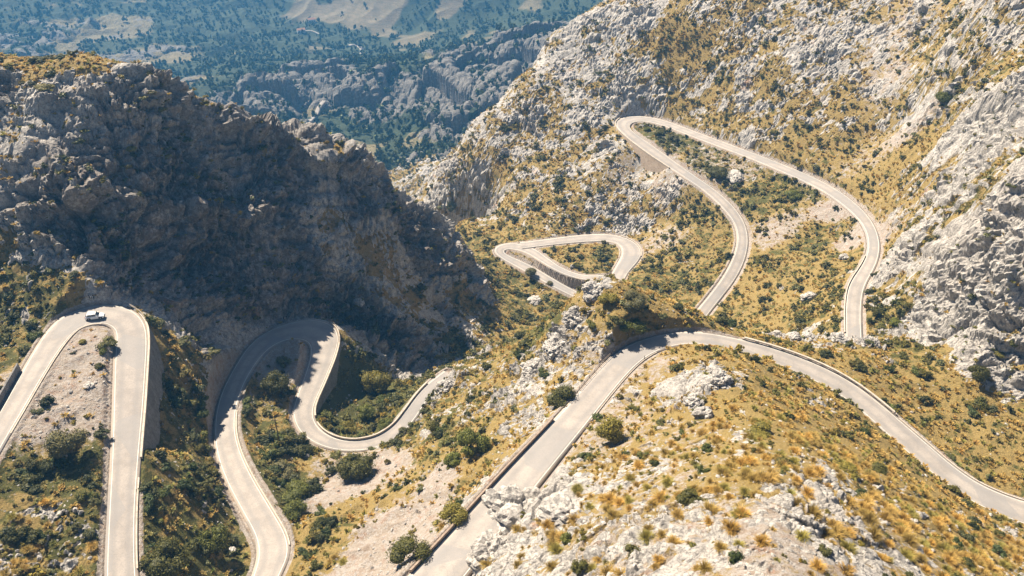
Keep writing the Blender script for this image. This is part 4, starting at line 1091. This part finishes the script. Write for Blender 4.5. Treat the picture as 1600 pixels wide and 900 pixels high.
BOULD = [
 (1266,466,26,.6,'boulder','white sharp-edged boulder lying in the grass between the hillside roads'),
 (1243,523,22,.5,'boulder','grey boulder just behind the ridge road bend'),
 (1262,525,20,.5,'boulder','grey boulder with a flat top right of another behind the ridge road'),
 (1215,519,14,.5,'boulder','small pale boulder behind the top of the ridge road'),
 (1318,402,16,.5,'boulder','small white boulder above the sharp-edged one on the golden slope'),
 (1148,276,34,.35,'boulder','long pale slab beside the wide dark bush'),
 (560,472,20,.5,'boulder','rounded grey boulder in the sunlit patch of the shaded mountain'),
 (1100,650,32,.7,'boulder','red brown broken boulder above the flat topped bush'),
 (480,712,10,.6,'boulder','small grey boulder inside the winding road bend'),
 (362,862,14,.6,'boulder','pale boulder beside the bright green tree'),
 (138,603,18,.4,'boulder','grey boulder on the slope inside the left hairpin'),
 (894,416,8,.5,'boulder','tiny pale boulder inside the valley loop'),
 (835,470,24,.4,'boulder','flat pale boulder on the golden valley slope'),
]
for k, (px, py, wpx, hr, nm, lab) in enumerate(BOULD):
    p, dep = spot(px, py); rad = 0.5 * wpx * dep / F
    V, Fc = rock_mesh(k + 1, 4)
    me = mesh_data('boulder', V, Fc, np.ones((len(V), 3)), M_ROCK)
    o = bpy.data.objects.new('boulder', me); COL.objects.link(o)
    o.location = (p[0], p[1], p[2] + rad * hr * 0.25); o.scale = (rad, rad * 0.8, rad * hr); o.rotation_euler = (0, 0, k * 0.9)
    o['label'] = lab; o['category'] = 'boulder'
d_st = seen * (mee > 1.0) * (mdep < 235) * (0.05 + 0.30 * np.clip(msc, 0, 1) + 0.12 * (1 - mrock) * nearhill)
ist = pick(d_st, 31)
STN = [(lambda a: (a[0], a[1], np.ones((len(a[0]), 3))))(rock_mesh(60 + k, 1, 0.5)) for k in range(5)]
sz = 0.10 + 0.38 * g.random(len(ist)) ** 3
V, Fc, C = merge(STN, g.integers(5, size=len(ist)), mv[ist] + np.array([0, 0, 0.02]), sz, g.uniform(0, 6.28, len(ist)), np.ones((len(ist), 3)), g.uniform(0.5, 0.9, len(ist)))
o = add_mesh('loose_stones', V, Fc, 3, M_ROCK, False); o['kind'] = 'stuff'; o['label'] = 'pale loose stones strewn over soil and scree'; o['category'] = 'stones'

for k, (px, py, wpx, dx, dz, lab) in enumerate([(806, 800, 118, 1.0, .62, 'big grey limestone crag overhanging the near edge of the ridge road'), (768, 862, 84, 1.0, .7, 'grey limestone crag lowest beside the ridge road at the picture bottom'),
     (884, 808, 92, 1.0, .5, 'pale ribbed limestone crag behind the grey one at the road edge'), (1124, 596, 46, 1.0, .75, 'weathered limestone crag crowning the hill inside the big bend'), (1088, 628, 36, 1.0, .7, 'lower limestone crag left of the one crowning the hill'),
     (928, 452, 40, 1.0, .7, 'jagged pale crag at the tip of the rocky knoll above the valley loop'), (902, 492, 44, 1.0, .7, 'jagged crag on the crest just below the knoll'), (872, 536, 48, 1.0, .6, 'pinkish crag midway down the rocky crest'), (838, 572, 44, 1.0, .6, 'pale crag low on the rocky crest above the dark gorge'), (700, 604, 30, 1.0, .9, 'upright crag where the winding road passes out of sight'), (1345, 536, 26, 1., .5, 'pale crag hiding the lower end of the hillside road'), (1312, 528, 26, 1., .45, 'broken crag left of the one hiding the road end')]):
    p, dep = spot(px, py); rad = 0.5 * wpx * dep / F
    V, Fc = rock_mesh(k + 31, 5, 0.42)
    V = V * (1 + 0.10 * vnoise3(V[:, 0] * 6 + k, V[:, 1] * 6, V[:, 2] * 9, 12) + 0.05 * vnoise3(V[:, 0] * 14 + k, V[:, 1] * 14, V[:, 2] * 18, 13))[:, None]
    o = bpy.data.objects.new('limestone_crag', mesh_data('limestone_crag', V, Fc, np.ones((len(V), 3)), M_ROCK)); COL.objects.link(o)
    o.location = (p[0], p[1], p[2] - rad * dz * 0.42); o.scale = (rad, rad * 0.85, rad * dz); o.rotation_euler = (0.1, 0.1, k * 1.1)
    o['label'] = lab; o['category'] = 'crag'
# ruined dry stone row across the foreground
row = catmull(np.array([spot(*q)[0] for q in [(1182, 776), (1200, 790), (1225, 803), (1250, 812), (1280, 824), (1305, 834)]]), 9)
pr = [rock_mesh(90 + k, 2, 0.3) for k in range(4)]
Vr, Fr_ = [], []; off_ = 0
for k, q in enumerate(row):
    for m_ in range(2):
        V, Fc = pr[(k + m_) % 4]; s0 = 0.26 + 0.12 * g.random()
        Vr.append(V * s0 + q - row[len(row) // 2] + np.array([g.uniform(-.15, .15), g.uniform(-.15, .15), 0.1 + 0.25 * m_])); Fr_.append(Fc + off_); off_ += len(V)
o = bpy.data.objects.new('dry_stone_wall', mesh_data('dry_stone_wall', np.vstack(Vr), np.vstack(Fr_), np.ones((off_, 3)), M_ROCK)); COL.objects.link(o)
o.location = tuple(row[len(row) // 2]); o['label'] = 'low row of pale stones crossing the foreground slope'; o['category'] = 'stone wall'

# ------------------------------------------------------------------ far woodland
gx_ = np.random.default_rng(77)
w_idx = np.where((WOOD.reshape(-1) > 0.45) | (gx_.random(WOOD.size) < 0.04) | ((rkn.reshape(-1) > 0.4) & (gx_.random(WOOD.size) < 0.22)))[0]
fa = (FR * FR).reshape(-1)[w_idx]
w_idx = w_idx[gx_.random(len(w_idx)) < np.clip(fa / fa.max() * 0.45 + 0.03, 0, 1)]
fxx, fyy = FX.reshape(-1)[w_idx], FY.reshape(-1)[w_idx]; fzz = FZ2.reshape(-1)[w_idx]
fdep = fyy * cp - (fzz - CAM_Z) * sp; fu = 800 + F * fxx / fdep; fv_ = 450 + F * (-(fyy * sp + (fzz - CAM_Z) * cp)) / fdep
k_ = (fu > -40) & (fu < 1100) & (fv_ > -40) & (fv_ < 330)
fxx, fyy, fzz = fxx[k_], fyy[k_], fzz[k_]
WT = [bush_mesh(600 + k, 26, 0.30, (0.045, 0.062, 0.024), flat=1.0, lobes=3, core=1) for k in range(5)]
nW = len(fxx); print('WOOD', nW)
if nW > 26000:
    q = gx_.choice(nW, 26000, replace=False); fxx, fyy, fzz = fxx[q], fyy[q], fzz[q]; nW = 26000
sW = gx_.uniform(1.8, 4.6, nW)
V, Fc, C = merge(WT, gx_.integers(5, size=nW), np.stack([fxx, fyy, fzz + 0.4], 1), sW, gx_.uniform(0, 6.28, nW), gx_.uniform(0.6, 1.5, (nW, 1)) * np.ones((1, 3)), gx_.uniform(0.9, 1.6, nW))
o = add_mesh('distant_woodland', V, Fc, 3, M_LEAF, False, colors={'tint': C}); o['kind'] = 'stuff'; o['label'] = 'dark evergreen woodland on the far valley slopes'; o['category'] = 'woodland'

# ------------------------------------------------------------------ walls, kerbs and rails
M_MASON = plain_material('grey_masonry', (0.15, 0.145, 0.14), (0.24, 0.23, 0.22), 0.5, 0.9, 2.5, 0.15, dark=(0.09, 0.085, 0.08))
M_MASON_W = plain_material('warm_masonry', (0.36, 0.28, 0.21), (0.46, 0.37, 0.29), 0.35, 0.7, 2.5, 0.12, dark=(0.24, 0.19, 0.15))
M_CONC = plain_material('pale_concrete', (0.44, 0.38, 0.31), (0.58, 0.51, 0.43), 0.8, 0.5, 5, 0.05, dark=(0.30, 0.25, 0.2))
M_BROWN = plain_material('brown_stone_kerb', (0.24, 0.18, 0.14), (0.36, 0.28, 0.22), 0.9, 0.7, 4, 0.07, dark=(0.14, 0.10, 0.08))
M_STEEL = plain_material('weathered_steel', (0.16, 0.13, 0.11), (0.26, 0.22, 0.18), 2, 0.2, 8, 0.01, 0.6)
M_WOOD = plain_material('dark_wood', (0.06, 0.045, 0.03), (0.12, 0.09, 0.06), 2, 0.3, 8, 0.02, 0.8)

def rail_line(nm, side, i, j, off):
    a, b = ROADS[nm]
    e, o_ = (a, b) if side == 0 else (b, a)
    t = (e - o_); t[:, 2] = 0; t /= np.linalg.norm(t, axis=1, keepdims=True)
    P = e[i:j + 1] + t[i:j + 1] * off
    return P, t[i:j + 1]
def sweep(name, P, T, sect, material, parent=None, cap=True):
    """cross section sect = [(outward, up), ...] carried along P; closed loop"""
    k = len(sect); n = len(P)
    V = np.stack([P + T * s_[0] + UPZ * s_[1] for s_ in sect], 1)
    F4 = []
    for q in range(k):
        q2 = (q + 1) % k
        i = np.arange(n - 1) * k
        F4.append(np.stack([i + q, i + q2, i + k + q2, i + k + q], -1))
    F4 = np.concatenate(F4).reshape(-1)
    V = V.reshape(-1, 3)
    if cap and k == 4:
        F4 = np.concatenate([F4, [3, 2, 1, 0], (n - 1) * k + np.arange(4)])
    o = add_mesh(name, V, F4, 4, material, False)
    bmm = bmesh.new(); bmm.from_mesh(o.data); bmesh.ops.recalc_face_normals(bmm, faces=bmm.faces[:]); bmm.to_mesh(o.data); bmm.free()
    if parent: o.parent = parent
    return o
def idx2(nm, p, q):
    i, j = edge_index(nm, *p), edge_index(nm, *q); return min(i, j), max(i, j)

def big_wall(nm, side, i, j, hmax, label, m_face, m_top):
    P, T = rail_line(nm, side, i, j, 0.0)
    base = P[len(P) // 2]
    root = thing('retaining_wall', label, 'retaining wall', tuple(base))
    n = len(P); u = np.linspace(0, 1, n)
    foot = ground_z(*(P + T * 5.0)[:, :2].T)
    H = np.clip(P[:, 2] - foot + 1.0, 1.0, hmax) * sstep(0, 0.08, u) * sstep(1, 0.85, u) + 1.0
    L = P - base
    rows = [L + T * 0.62 + UPZ * 0.0, L + T * (0.68 + 0.045 * H[:, None]) - UPZ * (H[:, None] * 0.3), L + T * (0.75 + 0.15 * H[:, None]) - UPZ * H[:, None], L + T * (0.2 + 0.1 * H[:, None]) - UPZ * H[:, None], L - T * 0.1 - UPZ * 0.6, L - T * 0.1]
    V = np.stack(rows, 1).reshape(-1, 3); k = 6
    F4 = np.concatenate([np.stack([(np.arange(n - 1) * k + q), (np.arange(n - 1) * k + (q + 1) % k), (np.arange(n - 1) * k + k + (q + 1) % k), (np.arange(n - 1) * k + k + q)], -1) for q in range(k)]).reshape(-1)
    o = add_mesh('wall_face', V, F4, 4, m_face, False); o.parent = root
    sweep('parapet', L, T, [(0.22, -0.02), (0.22, 0.55), (0.67, 0.55), (0.67, -0.02)], m_top, root)
    return root
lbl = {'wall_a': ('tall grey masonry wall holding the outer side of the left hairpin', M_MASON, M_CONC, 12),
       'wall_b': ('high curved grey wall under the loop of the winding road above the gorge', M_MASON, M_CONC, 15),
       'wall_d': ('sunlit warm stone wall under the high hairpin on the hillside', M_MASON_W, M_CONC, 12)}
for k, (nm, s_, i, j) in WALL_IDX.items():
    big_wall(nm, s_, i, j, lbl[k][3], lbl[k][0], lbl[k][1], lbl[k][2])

def low_wall(name, nm, side, p, q, h, w, off, material, label, cat, z0=-0.3):
    i, j = idx2(nm, p, q)
    P, T = rail_line(nm, side, i, j, off)
    base = P[len(P) // 2].copy()
    hh = h * (1 + 0.12 * noise2(np.arange(len(P)) / 5.0, np.full(len(P), i * 1.0), 3))
    o = sweep(name, P - base, T, [(0, z0), (0, h), (w, h), (w, z0 - 0.6)], material)
    o.location = tuple(base); o['label'] = label; o['category'] = cat
    return o
low_wall('parapet_wall', 'C', 0, (690, 905), (892, 662), 0.75, 0.42, 0.12, M_BROWN, 'long straight low brown wall along the left edge of the ridge road', 'low wall')
low_wall('parapet_wall', 'B', 0, (474, 668), (676, 601), 0.6, 0.38, 0.1, M_CONC, 'curved pale low wall between the winding road and the gorge', 'low wall')
low_wall('kerb', 'B', 1, (352, 640), (433, 850), 0.28, 0.3, 0.1, M_CONC, 'pale kerb along the inner side of the lower winding road', 'kerb')
low_wall('kerb', 'A', 0, (195, 745), (188, 890), 0.25, 0.3, 0.1, M_CONC, 'pale kerb right of the lower straight of the hairpin road', 'kerb')
low_wall('kerb', 'A', 1, (20, 690), (160, 495), 0.18, 0.25, 0.12, M_CONC, 'thin pale kerb round the inner edge of the left hairpin', 'kerb')
low_wall('retaining_wall', 'A', 0, (-40, 715), (40, 572), 1.8, 0.4, 0.6, M_MASON, 'grey cut wall left of the hairpin road at the picture edge', 'retaining wall')
low_wall('parapet_wall', 'D', 0, (1333, 522), (1362, 402), 0.45, 0.35, 0.12, M_CONC, 'pale low wall left of the lower hillside road', 'low wall')
low_wall('parapet_wall', 'E', 1 if False else 0, (965, 370), (985, 400), 0.35, 0.3, 0.1, M_CONC, 'pale kerb wall round the right bend of the valley loop', 'low wall')
low_wall('kerb', 'C', 0, (1396, 660), (1620, 800), 0.22, 0.3, 0.1, M_CONC, 'pale kerb on the far edge of the ridge road at the right', 'kerb')
low_wall('kerb', 'C', 1, (905, 660), (1010, 552), 0.07, 0.14, 0.12, M_CONC, 'thin pale kerb on the inner edge of the ridge road bend', 'kerb')

def box(V, Fq, c, d, ax):
    """box with centre c, half sizes d, along axes ax (3x3)"""
    i = len(V); c = np.array(c, float)
    for sx in (-1, 1):
        for sy in (-1, 1):
            for sz in (-1, 1): V.append(c + ax[0] * d[0] * sx + ax[1] * d[1] * sy + ax[2] * d[2] * sz)
    for f in ((0, 1, 3, 2), (4, 6, 7, 5), (0, 4, 5, 1), (2, 3, 7, 6), (0, 2, 6, 4), (1, 5, 7, 3)): Fq.append([i + q for q in f])
def fence(kind, nm, side, p, q, off, step, post, beams, material, label, cat, pname='post', bname='rail'):
    i, j = idx2(nm, p, q)
    P, T = rail_line(nm, side, i, j, off)
    R_ = resample(np.hstack([P, T]), step); Q, TT = R_[:, :3], R_[:, 3:]
    base = Q[len(Q) // 2].copy(); root = thing(kind, label, cat, tuple(base))
    for k in range(len(Q)):
        t = TT[k] / np.linalg.norm(TT[k]); al = np.cross(UPZ, t)
        V, Fq = [], []; box(V, Fq, (0, 0, post[2] / 2 - 0.25), (post[0] / 2, post[1] / 2, post[2] / 2 + 0.25), (t, al, UPZ))
        o = add_mesh(pname, np.array(V), np.array(Fq).reshape(-1), 4, material); o.parent = root; o.location = tuple(Q[k] - base)
    for (z, w, h) in beams:
        sweep(bname, Q - base, TT, [(-w / 2, z - h / 2), (-w / 2, z + h / 2), (w / 2, z + h / 2), (w / 2, z - h / 2)], material, root)
    return root
fence('railing', 'C', 0, (923, 610), (1012, 537), 0.45, 2.4, (0.09, 0.09, 0.95), [(0.5, 0.06, 0.07), (0.92, 0.06, 0.08)], M_STEEL, 'thin dark rail fence on the outside of the ridge road bend', 'railing')
fence('railing', 'C', 0, (1100, 525), (1150, 537), 0.45, 2.4, (0.09, 0.09, 0.9), [(0.5, 0.06, 0.07), (0.88, 0.06, 0.08)], M_STEEL, 'short rail fence past the top of the ridge road', 'railing')
fence('crash_barrier', 'C', 0, (1160, 540), (1388, 655), 0.3, 3.2, (0.4, 1.0, 0.45), [(0.62, 0.5, 0.34)], M_CONC, 'pale concrete barrier with openings below its beam, along the ridge road', 'barrier', 'plinth', 'beam')
fence('railing', 'A', 0, (190, 492), (212, 510), 0.55, 1.8, (0.1, 0.1, 1.3), [(0.9, 0.07, 0.12), (1.25, 0.07, 0.12)], M_CONC, 'pale rail on the wall at the outer corner of the left hairpin', 'railing')
fence('railing', 'B', 0, (498, 518), (510, 545), 0.55, 1.8, (0.08, 0.08, 1.2), [(0.8, 0.06, 0.08), (1.15, 0.06, 0.08)], M_STEEL, 'grey rail on the wall at the shaded corner of the winding road', 'railing')

# ------------------------------------------------------------------ signs, posts, pole
M_WHITE = plain_material('white_sheet', (0.72, 0.72, 0.72), (0.8, 0.8, 0.8), 2, 0.0, rough=0.5)
M_BLACK = plain_material('black_sheet', (0.02, 0.02, 0.02), (0.04, 0.04, 0.04), 2, 0.0, rough=0.5)
AX = (np.array([1., 0, 0]), np.array([0, 1., 0]), np.array([0, 0, 1.]))
def boxes(name, lst, material, parent=None, loc=None, rz=0):
    V, Fq = [], []
    for c, d in lst: box(V, Fq, c, d, AX)
    o = add_mesh(name, np.array(V), np.array(Fq).reshape(-1), 4, material)
    if parent: o.parent = parent
    if loc is not None: o.location = loc; o.rotation_euler = (0, 0, rz)
    return o
def bend_sign(px, py, label):
    p, dep = spot(px, py)
    r = thing('road_sign', label, 'road sign', tuple(p), 0.1)
    boxes('post', [((-0.3, 0.06, 0.7), (0.035, 0.035, 1.0)), ((0.3, 0.06, 0.7), (0.035, 0.035, 1.0))], M_STEEL, r)
    pn = boxes('panel', [((0, 0, 1.6), (0.6, 0.02, 0.55))], M_BLACK, r)
    V, Fq = [], []
    for s_ in (-0.36, 0.02):
        for zz in (1, -1):
            for a_, b_ in (((s_, 1.6), (s_ + 0.22, 1.6 + 0.0)),):
                pass
        i = len(V)
        pts = [(s_, 1.15), (s_ + 0.14, 1.15), (s_ + 0.36, 1.6), (s_ + 0.14, 2.05), (s_, 2.05), (s_ + 0.22, 1.6)]
        V += [np.array([x_, -0.028, z_]) for x_, z_ in pts]
        Fq += [[i, i + 1, i + 2, i + 5], [i + 5, i + 2, i + 3, i + 4]]
    ch = add_mesh('chevrons', np.array(V), np.array(Fq).reshape(-1), 4, M_WHITE); ch.parent = pn
bend_sign(146, 473, 'small chevron board in the shade above the left hairpin')
bend_sign(447, 503, 'small chevron board in the shade above the winding road loop')
p, dep = spot(1006, 563)
r = thing('marker_post', 'thin dark marker post among tufts on the ridge road verge', 'marker post', tuple(p))
boxes('post', [((0, 0, 0.5), (0.06, 0.06, 0.9))], M_WOOD, r); boxes('cap', [((0, 0, 1.45), (0.08, 0.08, 0.06))], M_STEEL, r)
p, dep = spot(438, 697)
r = thing('utility_pole', 'thin dark pole standing in scrub inside the winding road', 'utility pole', tuple(p))
V, Fc = [], []; tube(V, Fc, (0, 0, -0.6), (0.1, 0, 9.5), 0.17, 0.11, 9)
child('pole', mesh_data('pole', np.array(V), Fc, np.ones((len(V), 3)), M_WOOD), r)
boxes('crossarm', [((0, 0, 9.1), (0.8, 0.06, 0.06))], M_WOOD, r)
for x_ in (-0.65, 0, 0.65): boxes('insulator', [((x_, 0, 9.27), (0.05, 0.05, 0.1))], M_WHITE, r)

# ------------------------------------------------------------------ the white car in the hairpin
def car(loc, rot, label):
    paint, nt, b = mat('white_car_paint'); b.inputs['Base Color'].default_value = (0.86, 0.86, 0.86, 1); b.inputs['Roughness'].default_value = 0.3; b.inputs['Coat Weight'].default_value = 0.5
    glass, nt, b = mat('dark_glass'); b.inputs['Base Color'].default_value = (0.015, 0.018, 0.02, 1); b.inputs['Roughness'].default_value = 0.08; b.inputs['Specular IOR Level'].default_value = 0.5
    rub, nt, b = mat('rubber'); b.inputs['Base Color'].default_value = (0.02, 0.02, 0.02, 1)
    alloy, nt, b = mat('alloy'); b.inputs['Base Color'].default_value = (0.4, 0.4, 0.42, 1); b.inputs['Metallic'].default_value = 0.8; b.inputs['Roughness'].default_value = 0.35
    lamp_w, nt, b = mat('lamp_lens'); b.inputs['Base Color'].default_value = (0.7, 0.7, 0.7, 1); b.inputs['Roughness'].default_value = 0.1
    lamp_r, nt, b = mat('red_lens'); b.inputs['Base Color'].default_value = (0.4, 0.02, 0.02, 1); b.inputs['Roughness'].default_value = 0.2
    r = thing('car', label, 'car', loc, rot[2]); r.rotation_euler = rot
    def loft(name, S, m, parent, smooth_=True):
        # S: (x, half width, z low, z high, roundness)
        V, Fq = [], []; k = 12
        for (x_, hw, z0, z1, rd) in S:
            pts = [(-hw + rd * .4, z0), (-hw, z0 + rd), (-hw, (z0 + z1) * .5), (-hw + rd * .15, z1 - rd), (-hw + rd, z1 - rd * .2), (-hw * .35, z1), (hw * .35, z1), (hw - rd, z1 - rd * .2), (hw - rd * .15, z1 - rd), (hw, (z0 + z1) * .5), (hw, z0 + rd), (hw - rd * .4, z0)]
            V += [np.array([x_, y_, z_]) for y_, z_ in pts]
        for s_ in range(len(S) - 1):
            for q in range(k):
                q2 = (q + 1) % k; Fq.append([s_ * k + q, s_ * k + q2, s_ * k + k + q2, s_ * k + k + q])
        for e0 in (0, (len(S) - 1) * k):
            for q in range(1, 6): Fq.append([e0 + q - 1, e0 + q, e0 + 11 - q, e0 + 12 - q])
        o = add_mesh(name, np.array(V), np.array(Fq).reshape(-1), 4, m, smooth_)
        bmm = bmesh.new(); bmm.from_mesh(o.data); bmesh.ops.recalc_face_normals(bmm, faces=bmm.faces[:]); bmm.to_mesh(o.data); bmm.free()
        o.parent = parent; return o
    body = loft('body', [(-2.2, .72, .42, .82, .1), (-2.12, .82, .32, .98, .12), (-1.7, .90, .26, 1.02, .12), (0, .92, .24, 1.0, .1), (1.0, .91, .26, .98, .12), (1.7, .88, .28, .90, .14), (2.1, .78, .34, .78, .14), (2.22, .62, .42, .68, .08)], paint, r)
    loft('cabin', [(-2.0, .70, .95, 1.12, .06), (-1.75, .74, .95, 1.52, .12), (-1.4, .74, .95, 1.64, .14), (-.4, .75, .95, 1.67, .14), (.25, .73, .95, 1.60, .14), (.62, .74, .95, 1.32, .1), (1.05, .76, .93, 1.0, .04)], paint, r)
    for sd in (-1, 1):
        V = [np.array(v, float) for v in [(-1.62, .772 * sd, 1.1), (-.62, .782 * sd, 1.1), (-.62, .752 * sd, 1.46), (-1.45, .742 * sd, 1.44), (-.54, .782 * sd, 1.1), (.62, .782 * sd, 1.1), (.22, .742 * sd, 1.43), (-.54, .752 * sd, 1.46)]]
        V += [v - np.array([0, .09 * sd, 0]) for v in V]
        Fq = [[0, 1, 2, 3], [4, 5, 6, 7], [0, 1, 9, 8], [1, 2, 10, 9], [2, 3, 11, 10], [3, 0, 8, 11], [4, 5, 13, 12], [5, 6, 14, 13], [6, 7, 15, 14], [7, 4, 12, 15]]
        o = add_mesh('side_window', np.array(V), np.array(Fq).reshape(-1), 4, glass); o.parent = r
        mi = boxes('mirror', [((.62, .98 * sd, 1.08), (.08, .1, .07))], paint, r)
    for nm_, pts in (('windscreen', [(1.04, -.66, 1.03), (1.04, .66, 1.03), (.40, .58, 1.56), (.40, -.58, 1.56)]), ('rear_window', [(-2.02, -.6, 1.12), (-2.02, .6, 1.12), (-1.83, .56, 1.5), (-1.83, -.56, 1.5)])):
        V = [np.array(v, float) for v in pts]; d_ = np.array([-.06 if pts[0][0] > 0 else .06, 0, -.05]); up_ = np.array([.045 if pts[0][0] > 0 else -.03, 0, .03])
        V = [v + up_ for v in V] + [v + d_ for v in V]
        o = add_mesh(nm_, np.array(V), np.array([[0, 1, 2, 3], [0, 1, 5, 4], [1, 2, 6, 5], [2, 3, 7, 6], [3, 0, 4, 7]]).reshape(-1), 4, glass); o.parent = r
    for x_ in (-1.35, 1.38):
        for sd in (-1, 1):
            def wheel(rad, w, m, nm_, par, seg=20, y0=0):
                bmm = bmesh.new(); bmesh.ops.create_cone(bmm, cap_ends=True, segments=seg, radius1=rad, radius2=rad, depth=w)
                bmesh.ops.bevel(bmm, geom=[e for e in bmm.edges if abs(e.verts[0].co.z - e.verts[1].co.z) < 1e-4], offset=rad * .1, segments=2, affect='EDGES')
                me = bpy.data.meshes.new(nm_); bmm.to_mesh(me); bmm.free(); me.materials.append(m)
                o = bpy.data.objects.new(nm_, me); COL.objects.link(o); o.parent = par; return o
            w_ = bpy.data.objects.new('wheel', None); COL.objects.link(w_); w_.parent = r; w_.location = (x_, .82 * sd, .35); w_.rotation_euler = (math.pi / 2, 0, 0)
            wheel(.35, .24, rub, 'tyre', w_); wheel(.22, .262, alloy, 'rim', w_)
            boxes('wheel_arch', [((x_, .90 * sd, .46), (.42, .035, .27))], rub, r)
    for sd in (-1, 1):
        boxes('headlight', [((2.14, .55 * sd, .70), (.07, .16, .07))], lamp_w, r)
        boxes('tail_light', [((-2.15, .66 * sd, .88), (.06, .1, .13))], lamp_r, r)
        boxes('roof_rail', [((-.7, .62 * sd, 1.70), (.85, .025, .03))], alloy, r)
    boxes('bumper', [((2.2, 0, .45), (.06, .62, .1)), ((-2.2, 0, .45), (.05, .68, .1))], rub, r)
    return r
a_, b_ = ROADS['A']; ci = edge_index('A', 150, 494)
pc = a_[ci] * 0.30 + b_[ci] * 0.70
c_ = 0.5 * (a_ + b_); tg = c_[ci + 4] - c_[ci - 4]
pc = pc + np.array([0, 0, 0.09]); 
car(tuple(pc), (0, 0, math.atan2(tg[1], tg[0]) - 0.12), 'white car driving round the left hairpin bend')

# ------------------------------------------------------------------ far roads and farmhouses
fvv = np.stack([FX, FY, FZ2], -1).reshape(-1, 3); _fV = fvv[:, 2] - CAM_Z; fdp = fvv[:, 1] * cp - _fV * sp
ffu = 800 + F * fvv[:, 0] / fdp; ffw = 450 + F * (-(fvv[:, 1] * sp + _fV * cp)) / fdp
def far_spot(px, py):
    d2 = (ffu - px) ** 2 + (ffw - py) ** 2; c = np.where(d2 < 25)[0]
    if not len(c): c = np.array([int(d2.argmin())])
    c = c[fdp[c] < fdp[c].min() + 25]; return fvv[c[d2[c].argmin()]].copy()
for lab_, pts, w in (('far_road', [(508, 158), (500, 166), (494, 178), (486, 188), (478, 198), (470, 208)], 2.3), ('far_road', [(545, 72), (556, 70), (564, 73), (565, 79), (560, 84), (552, 87)], 3.0), ('far_road', [(465, 45), (475, 50), (486, 48), (500, 54)], 1.6)):
    P = catmull(np.array([far_spot(*q) for q in pts]), 8); P = smooth(P, 12)
    d = np.gradient(P, axis=0)[:, :2]; d /= np.linalg.norm(d, axis=1, keepdims=True); nrm = np.stack([-d[:, 1], d[:, 0], np.zeros(len(d))], 1)
    rows = []
    for s_ in (-1, -0.33, 0.33, 1):
        q = P + nrm * w * s_; rows.append(q)
    zz = np.max([far_z(r_[:, 0], r_[:, 1]) for r_ in rows], axis=0); zz = 0.5 * (zz + far_z(P[:, 0], P[:, 1])) + 1.0
    zz = np.convolve(np.pad(zz, 4, mode='edge'), np.ones(9) / 9, 'valid')
    for r_ in rows: r_[:, 2] = zz
    rows = [rows[0] - UPZ * 3] + rows + [rows[-1] - UPZ * 3]
    o = ribbon(lab_, rows, M_ROAD); o['kind'] = 'structure'
M_TILE = plain_material('roof_tiles', (0.30, 0.16, 0.10), (0.38, 0.22, 0.14), 1)
for px, py, lab_ in ((487, 34, 'tiny white farmhouse below the tan fields on the far slope'), (470, 52, 'tiny pale farmhouse lower and further left on the far slope')):
    p = far_spot(px, py)
    r = thing('farmhouse', lab_, 'farmhouse', (p[0], p[1], p[2] - 0.5), 0.4)
    boxes('wall', [((0, 0, 2.5), (6, 4, 3.5))], M_WHITE, r)
    V = [np.array(v, float) for v in [(-6.4, -4.4, 5.9), (6.4, -4.4, 5.9), (6.4, 4.4, 5.9), (-6.4, 4.4, 5.9), (-6.4, 0, 8.2), (6.4, 0, 8.2)]]
    o = add_mesh('roof', np.array(V), np.array([[0, 1, 5, 4], [2, 3, 4, 5], [0, 3, 2, 1]]).reshape(-1), 4, M_TILE); o.parent = r
    for x_ in (-3.5, 0, 3.5): boxes('window', [((x_, -4.02, 3.2), (0.6, 0.06, 0.8))], M_BLACK, r)
    boxes('door', [((1.8, -4.02, 1.1), (0.6, 0.07, 1.1))], M_WOOD, r)
